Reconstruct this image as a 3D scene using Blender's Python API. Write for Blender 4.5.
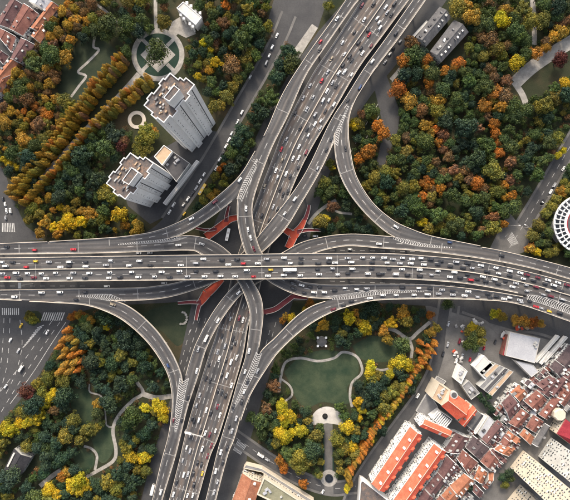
import bpy, math, random
import numpy as np
rnd = random.Random(11)
for o in list(bpy.data.objects): bpy.data.objects.remove(o)
scene = bpy.context.scene
COL = scene.collection
R = math.radians

# ---------------------------------------------------------------- camera, sky, sun, exposure
H = 400.0                 # camera height (m), looking straight down
S = 0.88                  # metres per photo pixel on the ground
cam_d = bpy.data.cameras.new('camera'); cam = bpy.data.objects.new('camera', cam_d); COL.objects.link(cam)
cam.location = (0, 0, H); cam.rotation_euler = (0, 0, 0)
cam_d.sensor_width = 36.0; cam_d.sensor_fit = 'HORIZONTAL'
cam_d.lens = 36.0 * H / (570 * S)
cam_d.clip_start = 1.0; cam_d.clip_end = 20000.0
scene.camera = cam
SUN_EL, SUN_DIR = 37.0, (-0.22, 0.975)          # low hazy sun from the upper left of the picture
world = bpy.data.worlds.new('World'); scene.world = world; world.use_nodes = True
wn = world.node_tree.nodes; bg = wn['Background']
sky = wn.new('ShaderNodeTexSky'); sky.sky_type = 'NISHITA'; sky.sun_disc = False
sky.sun_elevation = R(SUN_EL); sky.sun_rotation = math.atan2(SUN_DIR[0], SUN_DIR[1])
sky.air_density = 1.0; sky.dust_density = 6.0; sky.ozone_density = 0.6
hsv = wn.new('ShaderNodeHueSaturation'); hsv.inputs['Saturation'].default_value = 0.5      # milky, hazy sky
world.node_tree.links.new(sky.outputs[0], hsv.inputs['Color']); world.node_tree.links.new(hsv.outputs[0], bg.inputs[0]); bg.inputs[1].default_value = 0.15
sun_d = bpy.data.lights.new('sun', 'SUN'); sun_o = bpy.data.objects.new('sun', sun_d); COL.objects.link(sun_o)
sun_d.energy = 1.7; sun_d.angle = R(8.0); sun_d.color = (1.0, 0.82, 0.60)
sun_o.location = (-300, 300, 500)
from mathutils import Vector
_ce = math.cos(R(SUN_EL)); _d = Vector((SUN_DIR[0]*_ce, SUN_DIR[1]*_ce, math.sin(R(SUN_EL))))
sun_o.rotation_euler = _d.to_track_quat('Z', 'Y').to_euler()
scene.view_settings.view_transform = 'Standard'; scene.view_settings.look = 'None'
scene.view_settings.exposure = 1.1; scene.view_settings.gamma = 1.0
scene.render.engine = 'CYCLES'

# ---------------------------------------------------------------- helpers
def W(px, py, z=0.0):                 # a pixel and the height of what it shows -> a point of the place
    k = S * (H - z) / H
    return ((px - 285.0) * k, (250.0 - py) * k, z)
def PX(x, y, z=0.0):
    k = S * (H - z) / H
    return (x / k + 285.0, 250.0 - y / k)
def cat(pts, step=2.0):               # Catmull-Rom through points, about `step` px apart
    p = [np.array(q, float) for q in pts]
    p = [2*p[0]-p[1]] + p + [2*p[-1]-p[-2]]
    out = []
    for i in range(1, len(p)-2):
        a, b, c, d = p[i-1], p[i], p[i+1], p[i+2]
        n = max(2, int(np.linalg.norm(c-b)/step))
        for k in range(n):
            t = k/n
            out.append(0.5*((2*b)+(c-a)*t+(2*a-5*b+4*c-d)*t*t+(3*b-a-3*c+d)*t**3))
    out.append(p[-2]); return np.array(out)

class MB:
    def __init__(s): s.v = []; s.f = []; s.m = []
    def add(s, vs, fs, mi=0):
        b = len(s.v); s.v += [tuple(v) for v in vs]
        for f in fs: s.f.append(tuple(i+b for i in f)); s.m.append(mi)
    def quad(s, a, b, c, d, mi=0): s.add([a, b, c, d], [(0, 1, 2, 3)], mi)
    def box(s, x0, x1, y0, y1, z0, z1, mi=0):
        s.add([(x0,y0,z0),(x1,y0,z0),(x1,y1,z0),(x0,y1,z0),(x0,y0,z1),(x1,y0,z1),(x1,y1,z1),(x0,y1,z1)],
              [(3,2,1,0),(4,5,6,7),(0,1,5,4),(1,2,6,5),(2,3,7,6),(3,0,4,7)], mi)
    def bar(s, a, b, w, z0, z1, mi=0):      # upright bar between two ground points
        ax, ay = a[:2]; bx, by = b[:2]; L = math.hypot(bx-ax, by-ay) or 1e-6
        nx, ny = -(by-ay)/L*w/2, (bx-ax)/L*w/2
        p = [(ax+nx,ay+ny),(ax-nx,ay-ny),(bx-nx,by-ny),(bx+nx,by+ny)]
        s.prism(p, z0, z1, mi)
    def prism(s, p, z0, z1, mi=0, mtop=None):
        n = len(p)
        if area2(p) < 0: p = p[::-1]
        vs = [(x,y,z0) for x,y in p] + [(x,y,z1) for x,y in p]
        s.add(vs, [(i,(i+1)%n,n+(i+1)%n,n+i) for i in range(n)] + [tuple(range(n))[::-1]], mi)
        s.add([(x,y,z1) for x,y in p], [tuple(range(n))], mi if mtop is None else mtop)
    def cyl(s, x, y, z0, z1, r0, r1=None, n=10, mi=0):
        r1 = r0 if r1 is None else r1
        vs = [(x+r0*math.cos(2*math.pi*i/n), y+r0*math.sin(2*math.pi*i/n), z0) for i in range(n)]
        vs += [(x+r1*math.cos(2*math.pi*i/n), y+r1*math.sin(2*math.pi*i/n), z1) for i in range(n)]
        s.add(vs, [(i,(i+1)%n,n+(i+1)%n,n+i) for i in range(n)] + [tuple(range(n,2*n)), tuple(range(n))[::-1]], mi)
    def tube(s, a, b, r0, r1, n=6, mi=0):
        a = Vector(a); b = Vector(b); d = (b-a).normalized()
        u = d.orthogonal().normalized(); w = d.cross(u)
        vs = [a+(u*math.cos(2*math.pi*i/n)+w*math.sin(2*math.pi*i/n))*r0 for i in range(n)]
        vs += [b+(u*math.cos(2*math.pi*i/n)+w*math.sin(2*math.pi*i/n))*r1 for i in range(n)]
        s.add([tuple(q) for q in vs], [(i,(i+1)%n,n+(i+1)%n,n+i) for i in range(n)] + [tuple(range(n,2*n)), tuple(range(n))[::-1]], mi)
    def mesh(s, name, mats):
        me = bpy.data.meshes.new(name); me.from_pydata(s.v, [], s.f)
        for m in (mats if isinstance(mats, (list, tuple)) else [mats]): me.materials.append(m)
        if any(s.m): me.polygons.foreach_set('material_index', s.m)
        me.update(); return me
    def build(s, name, mats, parent=None, loc=None, rz=0.0):
        return obj(name, s.mesh(name, mats), parent, loc, rz)
def area2(p): return sum(p[i][0]*p[(i+1)%len(p)][1]-p[(i+1)%len(p)][0]*p[i][1] for i in range(len(p)))
def obj(name, me, parent=None, loc=None, rz=0.0):
    o = bpy.data.objects.new(name, me); COL.objects.link(o)
    if parent is not None: o.parent = parent
    if loc is not None: o.location = loc
    if rz: o.rotation_euler = (0, 0, rz)
    return o
def tag(o, label=None, cat_=None, group=None, kind=None):
    if label: o['label'] = label
    if cat_: o['category'] = cat_
    if group: o['group'] = group
    if kind: o['kind'] = kind
    return o
def empty(name, loc=(0,0,0), rz=0.0):
    return obj(name, None, None, loc, rz)
def ordn(n):
    return str(n) + ('th' if 10 <= n % 100 <= 20 else {1:'st',2:'nd',3:'rd'}.get(n % 10, 'th'))

# ---------------------------------------------------------------- materials
def mat(name, rough=0.8, spec=0.3):
    m = bpy.data.materials.new(name); m.use_nodes = True
    nt = m.node_tree; b = nt.nodes['Principled BSDF']
    b.inputs['Roughness'].default_value = rough; b.inputs['Specular IOR Level'].default_value = spec
    return m, nt, b
def noise(nt, scale, detail=4, coord='Object', rough=0.6, vec=None):
    n = nt.nodes.new('ShaderNodeTexNoise'); n.inputs['Scale'].default_value = scale
    n.inputs['Detail'].default_value = detail; n.inputs['Roughness'].default_value = rough
    if vec is None:
        tc = nt.nodes.new('ShaderNodeTexCoord'); vec = tc.outputs[coord]
    nt.links.new(vec, n.inputs['Vector']); return n
def ramp(nt, fac, stops):
    r = nt.nodes.new('ShaderNodeValToRGB'); e = r.color_ramp.elements
    while len(e) < len(stops): e.new(0.5)
    for k, (p, c) in enumerate(stops): e[k].position = p; e[k].color = (*c, 1)
    nt.links.new(fac, r.inputs[0]); return r
def mix(nt, fac, a, b, mode='MIX'):
    x = nt.nodes.new('ShaderNodeMix'); x.data_type = 'RGBA'; x.blend_type = mode
    for s_, v in ((0, fac), (6, a), (7, b)):
        if isinstance(v, (int, float)): x.inputs[s_].default_value = v
        elif isinstance(v, tuple): x.inputs[s_].default_value = (*v, 1)
        else: nt.links.new(v, x.inputs[s_])
    return x.outputs[2]
def scaled(nt, sx, sy, sz, rz=0.0):
    tc = nt.nodes.new('ShaderNodeTexCoord'); mp = nt.nodes.new('ShaderNodeMapping')
    mp.inputs['Rotation'].default_value = (0, 0, rz)
    m2 = nt.nodes.new('ShaderNodeMapping'); m2.inputs['Scale'].default_value = (sx, sy, sz)
    nt.links.new(tc.outputs['Object'], mp.inputs[0]); nt.links.new(mp.outputs[0], m2.inputs[0]); return m2.outputs[0]
def bump(nt, b, h, strength=0.3, dist=0.1):
    bp = nt.nodes.new('ShaderNodeBump'); bp.inputs['Strength'].default_value = strength; bp.inputs['Distance'].default_value = dist
    nt.links.new(h, bp.inputs['Height']); nt.links.new(bp.outputs[0], b.inputs['Normal'])
def two_tone(name, c0, c1, scale=0.3, rough=0.85, fine=6.0, spec=0.25):
    m, nt, b = mat(name, rough, spec)
    n = noise(nt, scale, 5); r = ramp(nt, n.outputs[0], [(0.3, c0), (0.7, c1)])
    n2 = noise(nt, fine, 4); c = mix(nt, 0.5, r.outputs[0], ramp(nt, n2.outputs[0], [(0.3,(0.55,0.55,0.55)),(0.7,(1.0,1.0,1.0))]).outputs[0], 'MULTIPLY')
    nt.links.new(c, b.inputs['Base Color']); return m
def math_node(nt, op, a, b=None):
    n = nt.nodes.new('ShaderNodeMath'); n.operation = op
    for k, v in ((0, a), (1, b)):
        if v is None: continue
        if isinstance(v, (int, float)): n.inputs[k].default_value = v
        else: nt.links.new(v, n.inputs[k])
    return n.outputs[0]
def asphalt(name, c0, c1, streak, streak_amt, rz=0.0):      # deck UV: u = metres across, v = metres along
    m, nt, b = mat(name, 0.8, 0.3)
    n = noise(nt, 0.035, 6); r = ramp(nt, n.outputs[0], [(0.3, c0), (0.7, c1)]); c = r.outputs[0]
    tc = nt.nodes.new('ShaderNodeTexCoord'); sp = nt.nodes.new('ShaderNodeSeparateXYZ'); nt.links.new(tc.outputs['UV'], sp.inputs[0])
    u, v = sp.outputs[0], sp.outputs[1]
    def uv(su, sv, off=0.0):
        cx = nt.nodes.new('ShaderNodeCombineXYZ'); nt.links.new(math_node(nt,'MULTIPLY',u,su), cx.inputs[0]); nt.links.new(math_node(nt,'MULTIPLY',v,sv), cx.inputs[1]); cx.inputs[2].default_value = off; return cx.outputs[0]
    st = noise(nt, 1.0, 4, vec=uv(.22,.012)); wf = ramp(nt, st.outputs[0], [(0.46,(0,0,0)),(0.66,(streak_amt,)*3)]); c = mix(nt, wf.outputs[0], c, streak)
    # slabs resurfaced at different times
    wn_ = nt.nodes.new('ShaderNodeTexWhiteNoise'); wn_.noise_dimensions = '2D'; cx = nt.nodes.new('ShaderNodeCombineXYZ')
    nt.links.new(math_node(nt,'FLOOR',math_node(nt,'MULTIPLY',u,1/3.7)), cx.inputs[0]); nt.links.new(math_node(nt,'FLOOR',math_node(nt,'MULTIPLY',v,1/33.0)), cx.inputs[1]); nt.links.new(cx.outputs[0], wn_.inputs['Vector'])
    c = mix(nt, 1.0, c, ramp(nt, wn_.outputs['Value'], [(0,(.8,)*3),(.55,(1,1,1)),(1,(1.18,1.16,1.13))]).outputs[0], 'MULTIPLY')
    # dark tyre and oil bands in each lane
    wv = math_node(nt,'COSINE',math_node(nt,'MULTIPLY',u,2*math.pi/3.7)); ty = noise(nt, 1.0, 3, vec=uv(.1,.03,3.0)); tw = math_node(nt,'MULTIPLY',math_node(nt,'ADD',math_node(nt,'MULTIPLY',wv,.5),.5), ty.outputs[0])
    c = mix(nt, 1.0, c, ramp(nt, tw, [(0.05,(.78,.78,.8)),(0.6,(1.15,1.14,1.12))]).outputs[0], 'MULTIPLY')
    fine = noise(nt, 1.0, 3, vec=uv(2.4,.05,7.0)); c = mix(nt, 0.6, c, ramp(nt, fine.outputs[0], [(0.3,(0.66,)*3),(0.65,(1.06,)*3)]).outputs[0], 'MULTIPLY')
    f2 = noise(nt, 0.7, 4); c = mix(nt, 0.5, c, ramp(nt, f2.outputs[0], [(0.3,(0.7,)*3),(0.65,(1,1,1))]).outputs[0], 'MULTIPLY')
    nt.links.new(c, b.inputs['Base Color']); return m
NS_A = math.atan2(-500, 200)    # direction of the north-south roads, for the lengthwise streaks
M = {}
M['asph_ew'] = asphalt('asphalt_ew', (0.056,0.057,0.061), (0.082,0.082,0.085), (0.13,0.115,0.105), 0.6)
M['asph_ns'] = asphalt('asphalt_ns', (0.058,0.059,0.063), (0.085,0.084,0.087), (0.19,0.145,0.115), 0.8, -math.atan2(250,115))  # warm brown streaks along the deck, stronger than on the other roads
M['asph_r'] = asphalt('asphalt_ramp', (0.054,0.055,0.06), (0.08,0.08,0.083), (0.14,0.12,0.105), 0.55, 0.5)
M['asph_g'] = two_tone('street_asphalt', (0.04,0.041,0.045), (0.066,0.066,0.068), 0.06, 0.85, 0.8)
M['conc'] = two_tone('concrete', (0.42,0.37,0.31), (0.56,0.50,0.43), 0.15, 0.85, 2.0)
M['conc_d'] = two_tone('girder_concrete', (0.20,0.19,0.175), (0.28,0.265,0.24), 0.1, 0.9, 1.0)
M['paint'] = two_tone('road_paint', (0.24,0.24,0.235), (0.56,0.55,0.54), 0.3, 0.6, 3.0)
M['joint'] = two_tone('expansion_joint', (0.2,0.2,0.2), (0.3,0.29,0.28), 0.5)
M['pave'] = two_tone('paving', (0.085,0.083,0.082), (0.15,0.145,0.14), 0.08, 0.9, 1.2)
M['path'] = two_tone('path_paving', (0.21,0.20,0.185), (0.36,0.345,0.32), 0.25, 0.95, 1.2, 0.08)
M['plaza'] = two_tone('plaza_paving', (0.38,0.36,0.34), (0.5,0.48,0.45), 0.2, 0.9, 2.0)
M['kerb'] = two_tone('kerb_stone', (0.28,0.27,0.25), (0.38,0.36,0.34), 0.3)
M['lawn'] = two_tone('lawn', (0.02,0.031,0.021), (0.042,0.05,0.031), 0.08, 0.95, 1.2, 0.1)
M['lawn2'] = two_tone('lighter_lawn', (0.020,0.038,0.024), (0.056,0.072,0.042), 0.09, 0.95, 1.0, 0.1)  # lighter grass tone for the park lawns
M['bed'] = two_tone('green_bed', (0.018,0.036,0.028), (0.028,0.048,0.036), 0.1, 0.95, 1.5, 0.1)
def ground_mat():
    m, nt, b = mat('woodland_floor', 0.95, 0.1)
    n = noise(nt, 0.03, 6); r = ramp(nt, n.outputs[0], [(0.3,(0.022,0.030,0.018)),(0.5,(0.038,0.042,0.024)),(0.7,(0.075,0.058,0.036))])
    n2 = noise(nt, 1.4, 4); c = mix(nt, 0.7, r.outputs[0], ramp(nt, n2.outputs[0], [(0.3,(0.4,0.4,0.4)),(0.7,(1.0,1.0,1.0))]).outputs[0], 'MULTIPLY')
    nt.links.new(c, b.inputs['Base Color']); return m
M['ground'] = ground_mat()
def objcol(name, rough=0.4, spec=0.5, coat=0.0, metal=0.0):
    m, nt, b = mat(name, rough, spec); oi = nt.nodes.new('ShaderNodeObjectInfo')
    nt.links.new(oi.outputs['Color'], b.inputs['Base Color']); b.inputs['Coat Weight'].default_value = coat; b.inputs['Metallic'].default_value = metal
    return m
M['carpaint'] = objcol('car_paint', 0.35, 0.5, 0.5)
m_, nt_, b_ = mat('glass_dark', 0.12, 0.5); b_.inputs['Base Color'].default_value = (0.012,0.015,0.02,1); M['glass'] = m_
m_, nt_, b_ = mat('rubber', 0.9, 0.2); b_.inputs['Base Color'].default_value = (0.015,0.015,0.015,1); M['rubber'] = m_
m_, nt_, b_ = mat('lamp_red', 0.3, 0.5); b_.inputs['Base Color'].default_value = (0.35,0.02,0.015,1); M['tail'] = m_
def leaf_mat():
    m, nt, b = mat('leaves', 0.7, 0.25)
    oi = nt.nodes.new('ShaderNodeObjectInfo'); ge = nt.nodes.new('ShaderNodeNewGeometry')
    at = nt.nodes.new('ShaderNodeAttribute'); at.attribute_name = 'clump'
    v = ramp(nt, ge.outputs['Random Per Island'], [(0.0,(0.55,0.58,0.55)),(0.5,(1.0,1.0,1.0)),(1.0,(1.6,1.5,1.25))])
    c = mix(nt, 1.0, oi.outputs['Color'], v.outputs[0], 'MULTIPLY')
    v2 = ramp(nt, at.outputs['Fac'], [(0.0,(0.6,0.72,0.75)),(0.35,(0.95,1.0,0.9)),(0.7,(1.2,1.15,0.95)),(1.0,(1.6,1.42,0.85))])
    c = mix(nt, 1.0, c, v2.outputs[0], 'MULTIPLY')
    nt.links.new(c, b.inputs['Base Color'])
    tr = nt.nodes.new('ShaderNodeBsdfTranslucent'); nt.links.new(c, tr.inputs[0])
    ms = nt.nodes.new('ShaderNodeMixShader'); ms.inputs[0].default_value = 0.25
    out = nt.nodes['Material Output']
    nt.links.new(b.outputs[0], ms.inputs[1]); nt.links.new(tr.outputs[0], ms.inputs[2]); nt.links.new(ms.outputs[0], out.inputs[0])
    return m
M['leaf'] = leaf_mat()
M['bark'] = two_tone('bark', (0.05,0.038,0.028), (0.1,0.08,0.06), 2.0)

# ---------------------------------------------------------------- flyovers
def sst(t):
    t = min(1.0, max(0.0, t)); return t*t*(3-2*t)
def xns(y): return 255 - (0.5 if y < 267 else 0.28)*(y-267)
Z_EW = 31.0; Z_NS = 11.0
def z_over(x, y):
    z = 24 + 6.0*sst(abs(x-xns(y))/300) - 9.0*sst(abs(y-267)/260)
    if x > 440 and y > 270: k = sst((x-440)/85); z = z*(1-k) + (Z_EW-0.04)*k
    return z
def z_under(x, y): return 17.5 + 11.0*sst(abs(x-xns(y))/300) - 3.0*sst(abs(y-267)/260)
ROADS = {}
def match(L, Rr):
    Ls = cat(L, 2.5); Rs = cat(Rr, 0.6); out = []; j0 = 0
    for i, p in enumerate(Ls):
        hi = min(len(Rs), j0+60) if i else len(Rs)//3
        d = np.hypot(Rs[j0:hi,0]-p[0], Rs[j0:hi,1]-p[1]); j0 = j0+int(d.argmin()); out.append(Rs[j0])
    out = np.array(out)
    for _ in range(3): out[1:-1] = (out[:-2]+2*out[1:-1]+out[2:])/4
    return Ls, out
def flyover(key, name, label, L, Rr, zf, mat_top, dz=0.0, lanes=(), median=None, lpar=(0,1), rpar=(0,1), thick=1.7, solid=(), jt=14, edge=True):
    Ls, Rs = match(L, Rr); n = len(Ls)
    z = [zf((Ls[i][0]+Rs[i][0])/2, (Ls[i][1]+Rs[i][1])/2) if False else None for i in range(n)]
    A = np.array([W(p[0], p[1], zf(p[0], p[1])+dz) for p in Ls]); B = np.array([W(p[0], p[1], zf(p[0], p[1])+dz) for p in Rs])
    ROADS[key] = dict(A=A, B=B, L=Ls, R=Rs)
    root = empty(name, (float((A[n//2][0]+B[n//2][0])/2), float((A[n//2][1]+B[n//2][1])/2), 0)); tag(root, label, 'flyover')
    off = np.array(root.location)
    A = A-off; B = B-off
    ROADS[key]['off'] = off; ROADS[key]['root'] = root
    d = B-A; wd = np.linalg.norm(d, axis=1); u = d/wd[:,None]; dn = np.array([0,0,-1.0])
    m = MB(); prof = []
    for i in range(n):
        e = u[i]; ins = min(2.2, wd[i]*0.22)
        prof.append([A[i], A[i]+dn*0.55, A[i]+e*ins+dn*thick, B[i]-e*ins+dn*thick, B[i]+dn*0.55, B[i]])
    for i in range(n-1):
        p, q = prof[i], prof[i+1]
        m.quad(p[0], p[5], q[5], q[0], 0) if True else None
        for k in range(5): m.quad(p[k], q[k], q[k+1], p[k+1], 1)
    m.quad(*[prof[0][k] for k in (0,1,4,5)], 1); m.quad(*[prof[-1][k] for k in (5,4,1,0)], 1)
    # winding of the top depends on travel direction; both sides shade alike
    dk = m.build('deck', [mat_top, M['conc_d']], root); me = dk.data; uvl = me.uv_layers.new(name='deck'); sa = np.concatenate([[0], np.cumsum(np.linalg.norm(np.diff((A+B)/2, axis=0), axis=1))])
    uvs = np.zeros((len(me.loops), 2), np.float32)
    for i in range(n-1):
        k = i*24; uvs[k:k+4] = ((-wd[i]/2,sa[i]),(wd[i]/2,sa[i]),(wd[i+1]/2,sa[i+1]),(-wd[i+1]/2,sa[i+1]))
    uvl.data.foreach_set('uv', uvs.ravel())
    def wall(P, e_sign, r, nm):
        i0, i1 = int(r[0]*(n-1)), int(r[1]*(n-1))
        if i1-i0 < 1: return
        w = MB(); t = 0.42; h = 1.05
        for i in range(i0, i1):
            a, b = P[i], P[i+1]; ea, eb = u[i]*e_sign*t, u[i+1]*e_sign*t; up = np.array([0,0,h]); lo = np.array([0,0,-0.3])
            w.quad(a+up, b+up, b+eb+up, a+ea+up); w.quad(a-ea*0.12+lo, b-eb*0.12+lo, b+up, a+up); w.quad(a+ea+up, b+eb+up, b+eb*1.25, a+ea*1.25)
        for i in (i0, i1): w.quad(P[i], P[i]+u[i]*e_sign*t, P[i]+u[i]*e_sign*t+up, P[i]+up)
        w.build(nm, M['conc'], root)
    rs = lpar if isinstance(lpar[0], (tuple, list)) else [lpar]
    for r in rs: wall(A, 1, r, 'parapet')
    rs = rpar if isinstance(rpar[0], (tuple, list)) else [rpar]
    for r in rs: wall(B, -1, r, 'parapet')
    # painted lines
    C = (A+B)/2; s = np.concatenate([[0], np.cumsum(np.linalg.norm(np.diff(C, axis=0), axis=1))])
    def at(sv, f):
        i = min(n-2, max(0, int(np.searchsorted(s, sv)-1))); t = (sv-s[i])/(s[i+1]-s[i])
        a = A[i]*(1-t)+A[i+1]*t; b = B[i]*(1-t)+B[i+1]*t
        return a+(b-a)*f, (b-a)/np.linalg.norm(b-a)
    UP = np.array([0,0,0.03]); mk = MB()
    def line(s0, s1, f, w):
        k = max(1, int((s1-s0)/3.0))
        for j in range(k):
            p, e = at(s0+(s1-s0)*j/k, f); q, g = at(s0+(s1-s0)*(j+1)/k, f)
            mk.quad(p-e*w/2+UP, p+e*w/2+UP, q+g*w/2+UP, q-g*w/2+UP)
    T = s[-1]
    for f, r in lanes:
        x = r[0]*T
        while x < r[1]*T-6: line(x, x+5.0, f, 0.34); x += 11.0
    for f, r in solid: line(r[0]*T, r[1]*T, f, 0.38)
    if edge:
        for f0, r in ((0, lpar), (1, rpar)):
            for q in (r if isinstance(r[0], (tuple, list)) else [r]):
                for k in range(int(q[0]*T/4), int(q[1]*T/4)):
                    sv = k*4.0; p, e = at(sv, f0); p2, e2 = at(min(T, sv+4), f0); g = 1.05*(1 if f0 == 0 else -1)
                    mk.quad(p+e*(g-.12)+UP, p+e*(g+.12)+UP, p2+e2*(g+.12)+UP, p2+e2*(g-.12)+UP)
    if mk.v: tag(mk.build('lane_marking', M['paint'], root), kind='stuff')
    if median is not None:
        md = MB(); up = np.array([0,0,1.0])
        for i in range(n-1):
            a = A[i]+(B[i]-A[i])*median; b = A[i+1]+(B[i+1]-A[i+1])*median; ea, eb = u[i]*0.42, u[i+1]*0.42
            md.quad(a-ea*0.6+up, a+ea*0.6+up, b+eb*0.6+up, b-eb*0.6+up); md.quad(a-ea, a-ea*0.6+up, b-eb*0.6+up, b-eb); md.quad(a+ea, a+ea*0.6+up, b+eb*0.6+up, b+eb)
        md.build('median_barrier', M['conc'], root)
    for k in range(1, int(T/ (jt*3.4))+1):
        sv = k*jt*3.4
        if sv > T-3: break
        p, e = at(sv, 0.07); q, g = at(sv, 0.93); p2, _ = at(sv+0.5, 0.07); q2, _ = at(sv+0.5, 0.93); U2 = np.array([0,0,0.045])
        j = MB(); j.quad(p+U2, q+U2, q2+U2, p2+U2); j.build('expansion_joint', M['joint'], root)
    return root

EW_T = [(-40,258.2),(0,257.7),(95,256.3),(190,254.8),(240,254.3),(300,253.3),(380,253.2),(430,256),(475,260.8),(525,271),(570,283),(615,297)]
EW_B = [(-40,282),(0,281.8),(95,281),(190,280),(240,279.5),(330,278.5),(380,278.5),(430,280.5),(475,285),(525,295),(570,308),(615,323)]
NS_L = [(382,-30),(361.6,0),(332.6,44.7),(311.6,76),(284,129),(275,151.7),(263,183),(252.5,211.7),(243,240),(234,267),(226,300),(216,335),(209,355),(197.5,391.7),(187.5,426),(179,462),(170,497),(160,535)]
NS_R = [(430,-30),(409,0),(380,39.5),(359,68),(332.6,113),(311.7,148),(298,175),(285,206.7),(274,235),(265,265),(258,295),(248,326.7),(243,355),(231,396.7),(218.5,436.7),(210,457),(198,498.7),(187,535)]
w1_R = [(380,-30),(359,0),(353.7,6.6),(327,44.7),(306,76),(288,116),(271.6,149),(257,188),(252.5,207),(253.5,222),(256.5,238),(263,254),(277,270),(298,280),(310,283),(335,284.7),(380,283.8),(430,284.7),(475,289),(525,297),(570,309.5),(615,324)]
w1_L = [(366,-30),(345.8,0),(332.6,19.7),(306,56.6),(283,93),(267.5,128),(256,151),(245,175),(238,197),(237,212),(239,230.5),(245.8,254),(256,270),(268,281),(285,290.5),(301.7,296.3),(318,298.3),(345,298.8),(380,299.8),(420,298.8),(475,299.7),(517,304),(570,321.7),(615,337)]
w3_T = [(-40,244.8),(0,243.3),(50,241.5),(95,241.5),(140,240),(178,236),(192,235.5),(207,238.5),(220,245),(231,254),(243,267),(253,281.7),(261,296.7),(263.3,313),(261.7,331.7),(258.5,350),(253,372),(245,400),(235,436.7),(228,455),(216.5,498),(207,535)]
w3_B = [(-40,255.5),(0,254.5),(95,253.3),(150,251.5),(190,250.5),(201,254.5),(222,267),(238,281.7),(248,305),(250,320),(247.5,343),(244.5,360),(238.5,378),(231.5,403),(221.5,436.7),(216.7,453.7),(206,498.7),(196,535)]
w2_T = [(615,282),(570,267.5),(508,252),(475,246),(446.7,243),(420,240),(395,237),(380,235.5),(352,233.8),(327,236),(302,242),(285,251),(270,260),(254,270),(237.5,282.5),(224,296.7),(210,316.7),(196.7,341.7),(190,360),(185,378),(178,405),(169,437),(163,455),(153,497),(144,535)]
w2_B = [(615,294),(570,279.5),(525,267),(475,257.8),(421.7,251.3),(380,248.3),(351.7,246),(335,247.7),(316.7,252.5),(297,262),(278,272.5),(258,283),(243,293),(230,308),(216.7,328),(206,350),(198,376.7),(188,406.7),(181,435),(175,458.7),(163,498),(153,535)]
w4_T = [(-40,290),(0,289.7),(95,288.2),(136.7,287.5),(158,285.5),(180,281.5),(205,273),(228,262),(248,248),(264,229),(280,209),(296.7,186.7),(310,164),(330,122),(346,97),(364,68.4),(385,39.5),(413,0),(434,-30)]
w4_B = [(-40,299.3),(0,299.7),(50,301.5),(90,301),(120,300.8),(150,299.7),(170,297),(190,291.5),(218,281.3),(240,269.5),(261.7,253),(285,229.7),(301,204),(319.5,172.6),(334,142),(344,118),(355.5,101),(372,73.7),(398,39.5),(426,0),(447,-30)]
nwa_O = [(50,241.2),(95,238.5),(130,235.5),(160,229.5),(192.6,214.7),(219,195),(240,175),(255,151)]
nwa_I = [(50,248),(95,247),(140,243.5),(178,236.2),(200.5,224.5),(219,211.5),(236,197.6),(247,180),(262,153)]
sea_O = [(455,299),(421,298.9),(380,300),(359,303.5),(332.6,312),(306,327),(280,350.5),(265,371),(250,396),(241,420)]
sea_I = [(455,294),(420,293.5),(380,294.5),(345,297.5),(320,302.5),(306,309),(293,319),(275,337.5),(260,352),(249.5,375),(233,417)]
nea_O = [(378,66),(372,73.7),(356,99),(349.7,116),(348.6,130),(349.7,146),(356,175),(372,201.6),(393,220),(411.6,229),(430,235.4),(455,240.6),(480,245.6)]
nea_I = [(366,70),(358,80),(342,106),(335,128),(334,142),(336.6,164.7),(344.5,185.8),(359,206.8),(377,225),(393,236.6),(415,243),(455,248),(478,252)]
swa_O = [(30,301.5),(52.6,302.6),(86.8,305.4),(113,314.5),(131.6,326.8),(150,345),(164.5,367),(170.5,384),(172.3,405),(169,432),(164,452)]
swa_I = [(30,296),(85,297),(118,301.3),(137,311.5),(150,323),(160,334),(172,352),(179.5,368),(183,381),(182,405),(176,440),(172,452)]
fl = flyover
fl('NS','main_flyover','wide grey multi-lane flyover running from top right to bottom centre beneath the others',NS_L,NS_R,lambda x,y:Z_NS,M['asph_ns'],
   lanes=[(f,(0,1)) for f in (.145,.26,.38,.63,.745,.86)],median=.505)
fl('W2','flyover_ramp','left-turn ramp from right edge below the loop, sweeping down left of the wide flyover',w2_T,w2_B,z_under,M['asph_r'],
   lanes=[(.5,(.30,.70)),(.5,(0,.16)),(.45,(.86,1))],lpar=[(0,.21),(.34,.752),(.87,1)],rpar=(0,1))
fl('W4','flyover_ramp','left-turn ramp from left edge below the main crossing, sweeping up to top right',w4_T,w4_B,z_under,M['asph_r'],
   lanes=[(.5,(0,.12)),(.5,(.22,.75)),(.5,(.86,1))],lpar=(0,1),rpar=[(0,.107),(.247,.685),(.81,1)])
fl('NEA','flyover_ramp','curved brownish connector ramp looping from top right road down to right edge',nea_O,nea_I,z_under,M['asph_r'],dz=-0.03,
   lanes=[(.5,(.2,.75))],lpar=(0,1),rpar=(.28,.69))
fl('SWA','flyover_ramp','curved connector ramp bending from left edge down to bottom road, over dark park',swa_O,swa_I,z_under,M['asph_r'],dz=-0.03,
   lanes=[(.5,(.3,.8))],lpar=(0,1),rpar=(.33,.73))
fl('W1','flyover_ramp','left-turn ramp from top road curving under main crossing to lower right edge',w1_R,w1_L,z_over,M['asph_r'],
   lanes=[(.5,(0,.2)),(.5,(.30,.48)),(.42,(.52,.8))],lpar=(0,.862),rpar=[(0,.295),(.375,.575),(.70,1)])
fl('W3','flyover_ramp','left-turn ramp from left edge above main crossing, curving down to bottom centre',w3_T,w3_B,z_over,M['asph_r'],
   lanes=[(.5,(0,.14)),(.5,(.29,.62)),(.5,(.8,1))],lpar=[(0,.16),(.385,.665),(.79,1)],rpar=(0,1))
fl('NWA','flyover_ramp','curved connector ramp bending from left edge up to top road past two towers',nwa_O,nwa_I,z_over,M['asph_r'],dz=-0.03,
   lanes=[(.5,(.35,.8))],lpar=(0,1),rpar=(.5,.785))
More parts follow.
